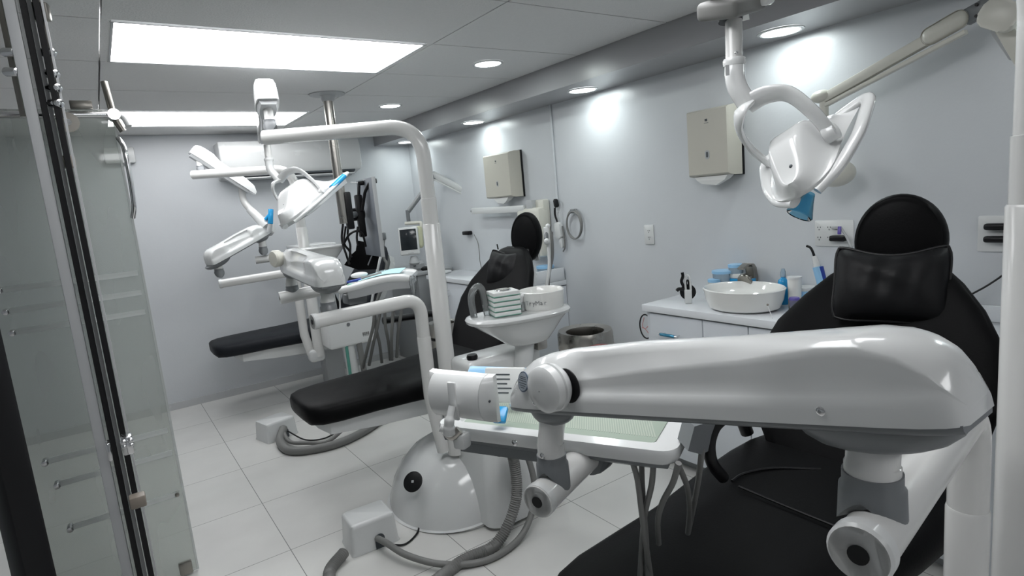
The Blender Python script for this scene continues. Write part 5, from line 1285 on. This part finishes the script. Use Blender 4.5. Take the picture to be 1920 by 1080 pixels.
# nearer glass doors seen edge-on
def edge_door(pbot, label, wd, xdir, far):
    p = V(pbot); p.z = 0
    t = thing('glass_door', label, 'glass door', p, 'glass doors seen edge-on')
    d = V(xdir).normalized(); a = math.atan2(d.y, d.x)
    mid = p+d*far/2
    G().box((mid.x, mid.y, 1.05), (far, .008, 2.06), rot=Matrix.Rotation(a, 3, 'Z')).make('pane', 'glass', t)
    G().box((p.x, p.y, 1.05), (wd, wd*.9, 2.08), rot=Matrix.Rotation(a, 3, 'Z'), bev=.001, seg=1).make('edge_seal', 'black', t)
    return t, d
d1 = V((-0.045, 1.541, 1.39)); d2 = V((-0.024, 1.526, 1.388))
t1, dd = edge_door((d1.x, d1.y, 0), 'left of two glass doors seen edge-on as dark vertical lines', .0125, (-.045, 1, 0), 1.1)
t2_, dd = edge_door((d2.x, d2.y, 0), 'right of two glass doors seen edge-on as dark vertical lines', .0125, (-.02, 1, 0), 1.1)
G().box((d1.x-.022, d1.y+.012, 1.05), (.020, .018, 2.08), bev=.002).make('edge_frame', 'lgrey', t1)
G().box((d2.x+.0095, d2.y+.012, 1.05), (.004, .02, 2.08)).make('edge_frame', 'lgrey', t2_)
G().box(((d1.x+d2.x)/2-.001, d1.y+.010, 1.05), (.007, .016, 2.08)).make('middle_strip', 'lgrey', t2_)
# clips on the door edges
for z, m_ in ((1.74, 'bronze'), (1.02, 'brown')): pass
def clip(px, w_, h_, m_, lb, dome=False):
    p = V(px); o = G().box(p, (w_, .03, h_), bev=.004)
    if dome:
        for s_ in (-1, 1): o.sphere(p+V((s_*w_*.3, -.014, h_*.25)), .006).sphere(p+V((s_*w_*.3, -.014, -.0)), .005)
    tag(o.make('glass_clip', m_), lb, 'clip', 'clips on the glass doors')
clip((-0.029, 1.604, 1.657), .034, .026, 'brown', 'brown clip joining the two glass doors at eye height')
clip((-0.018, 1.425, 1.069), .020, .040, 'chrome', 'shiny clip on the glass door edge at knee height', True)
clip((-0.02, 1.439, 0.939), .030, .026, 'brown', 'brownish clip on the glass doors near the bottom of the picture')
clip((-0.051, 1.445, 1.059), .008, .04, 'chrome', 'narrow steel clip on the left side of the door edge strip', False)
# rollers and hanger of the near doors
t = thing('door_hanger', 'steel hanger with bolts holding the near glass doors at the top left', 'hanger', (-0.026, 1.556, 1.869))
G().obox(frame(V((-0.019, 1.578, 1.879)), (-.3, -.95, 0), (.95, -.3, 0)), (.012, .27, .008), .002).make('hanger_bar', 'bronze', t)
for pa, pb in (((-0.03, 1.559, 1.871), (-0.012, 1.534, 1.866)), ((-0.032, 1.552, 1.828), (-0.014, 1.527, 1.823)), ((-0.031, 1.546, 1.799), (-0.015, 1.522, 1.795)), ((-0.033, 1.541, 1.768), (-0.017, 1.518, 1.764))):
    G().capcyl(pa, pb, .0085, 14).make('bolt', 'chrome', t)
G().obox(frame(V((-0.022, 1.569, 1.952)), (-.3, -.95, 0), (.95, -.3, 0)), (.035, .035, .02), .004).make('top_block', 'bronze', t)
t = thing('door_hanger', 'dark hanger bar with bolts at the very top left corner', 'hanger', (-0.083, 1.536, 1.88))
G().obox(frame(V((-0.084, 1.602, 1.902)), (-.3, -.95, 0), (.95, -.3, 0)), (.011, .30, .008), .002).make('hanger_bar', 'bronze', t)
for pa, pb in (((-0.092, 1.577, 1.872), (-0.072, 1.55, 1.867)), ((-0.095, 1.571, 1.833), (-0.075, 1.545, 1.828))):
    G().capcyl(pa, pb, .0085, 14).make('bolt', 'chrome', t)
# black post nearest the camera
p = V((-0.114, 0.791, 1.255)); 
tag(G().box((p.x, p.y, 1.05), (.030, .030, 2.10), rot=Matrix.Rotation(.6, 3, 'Z'), bev=.006).make('black_post', 'black'), 'black vertical post out of focus at the lower left edge', 'post')
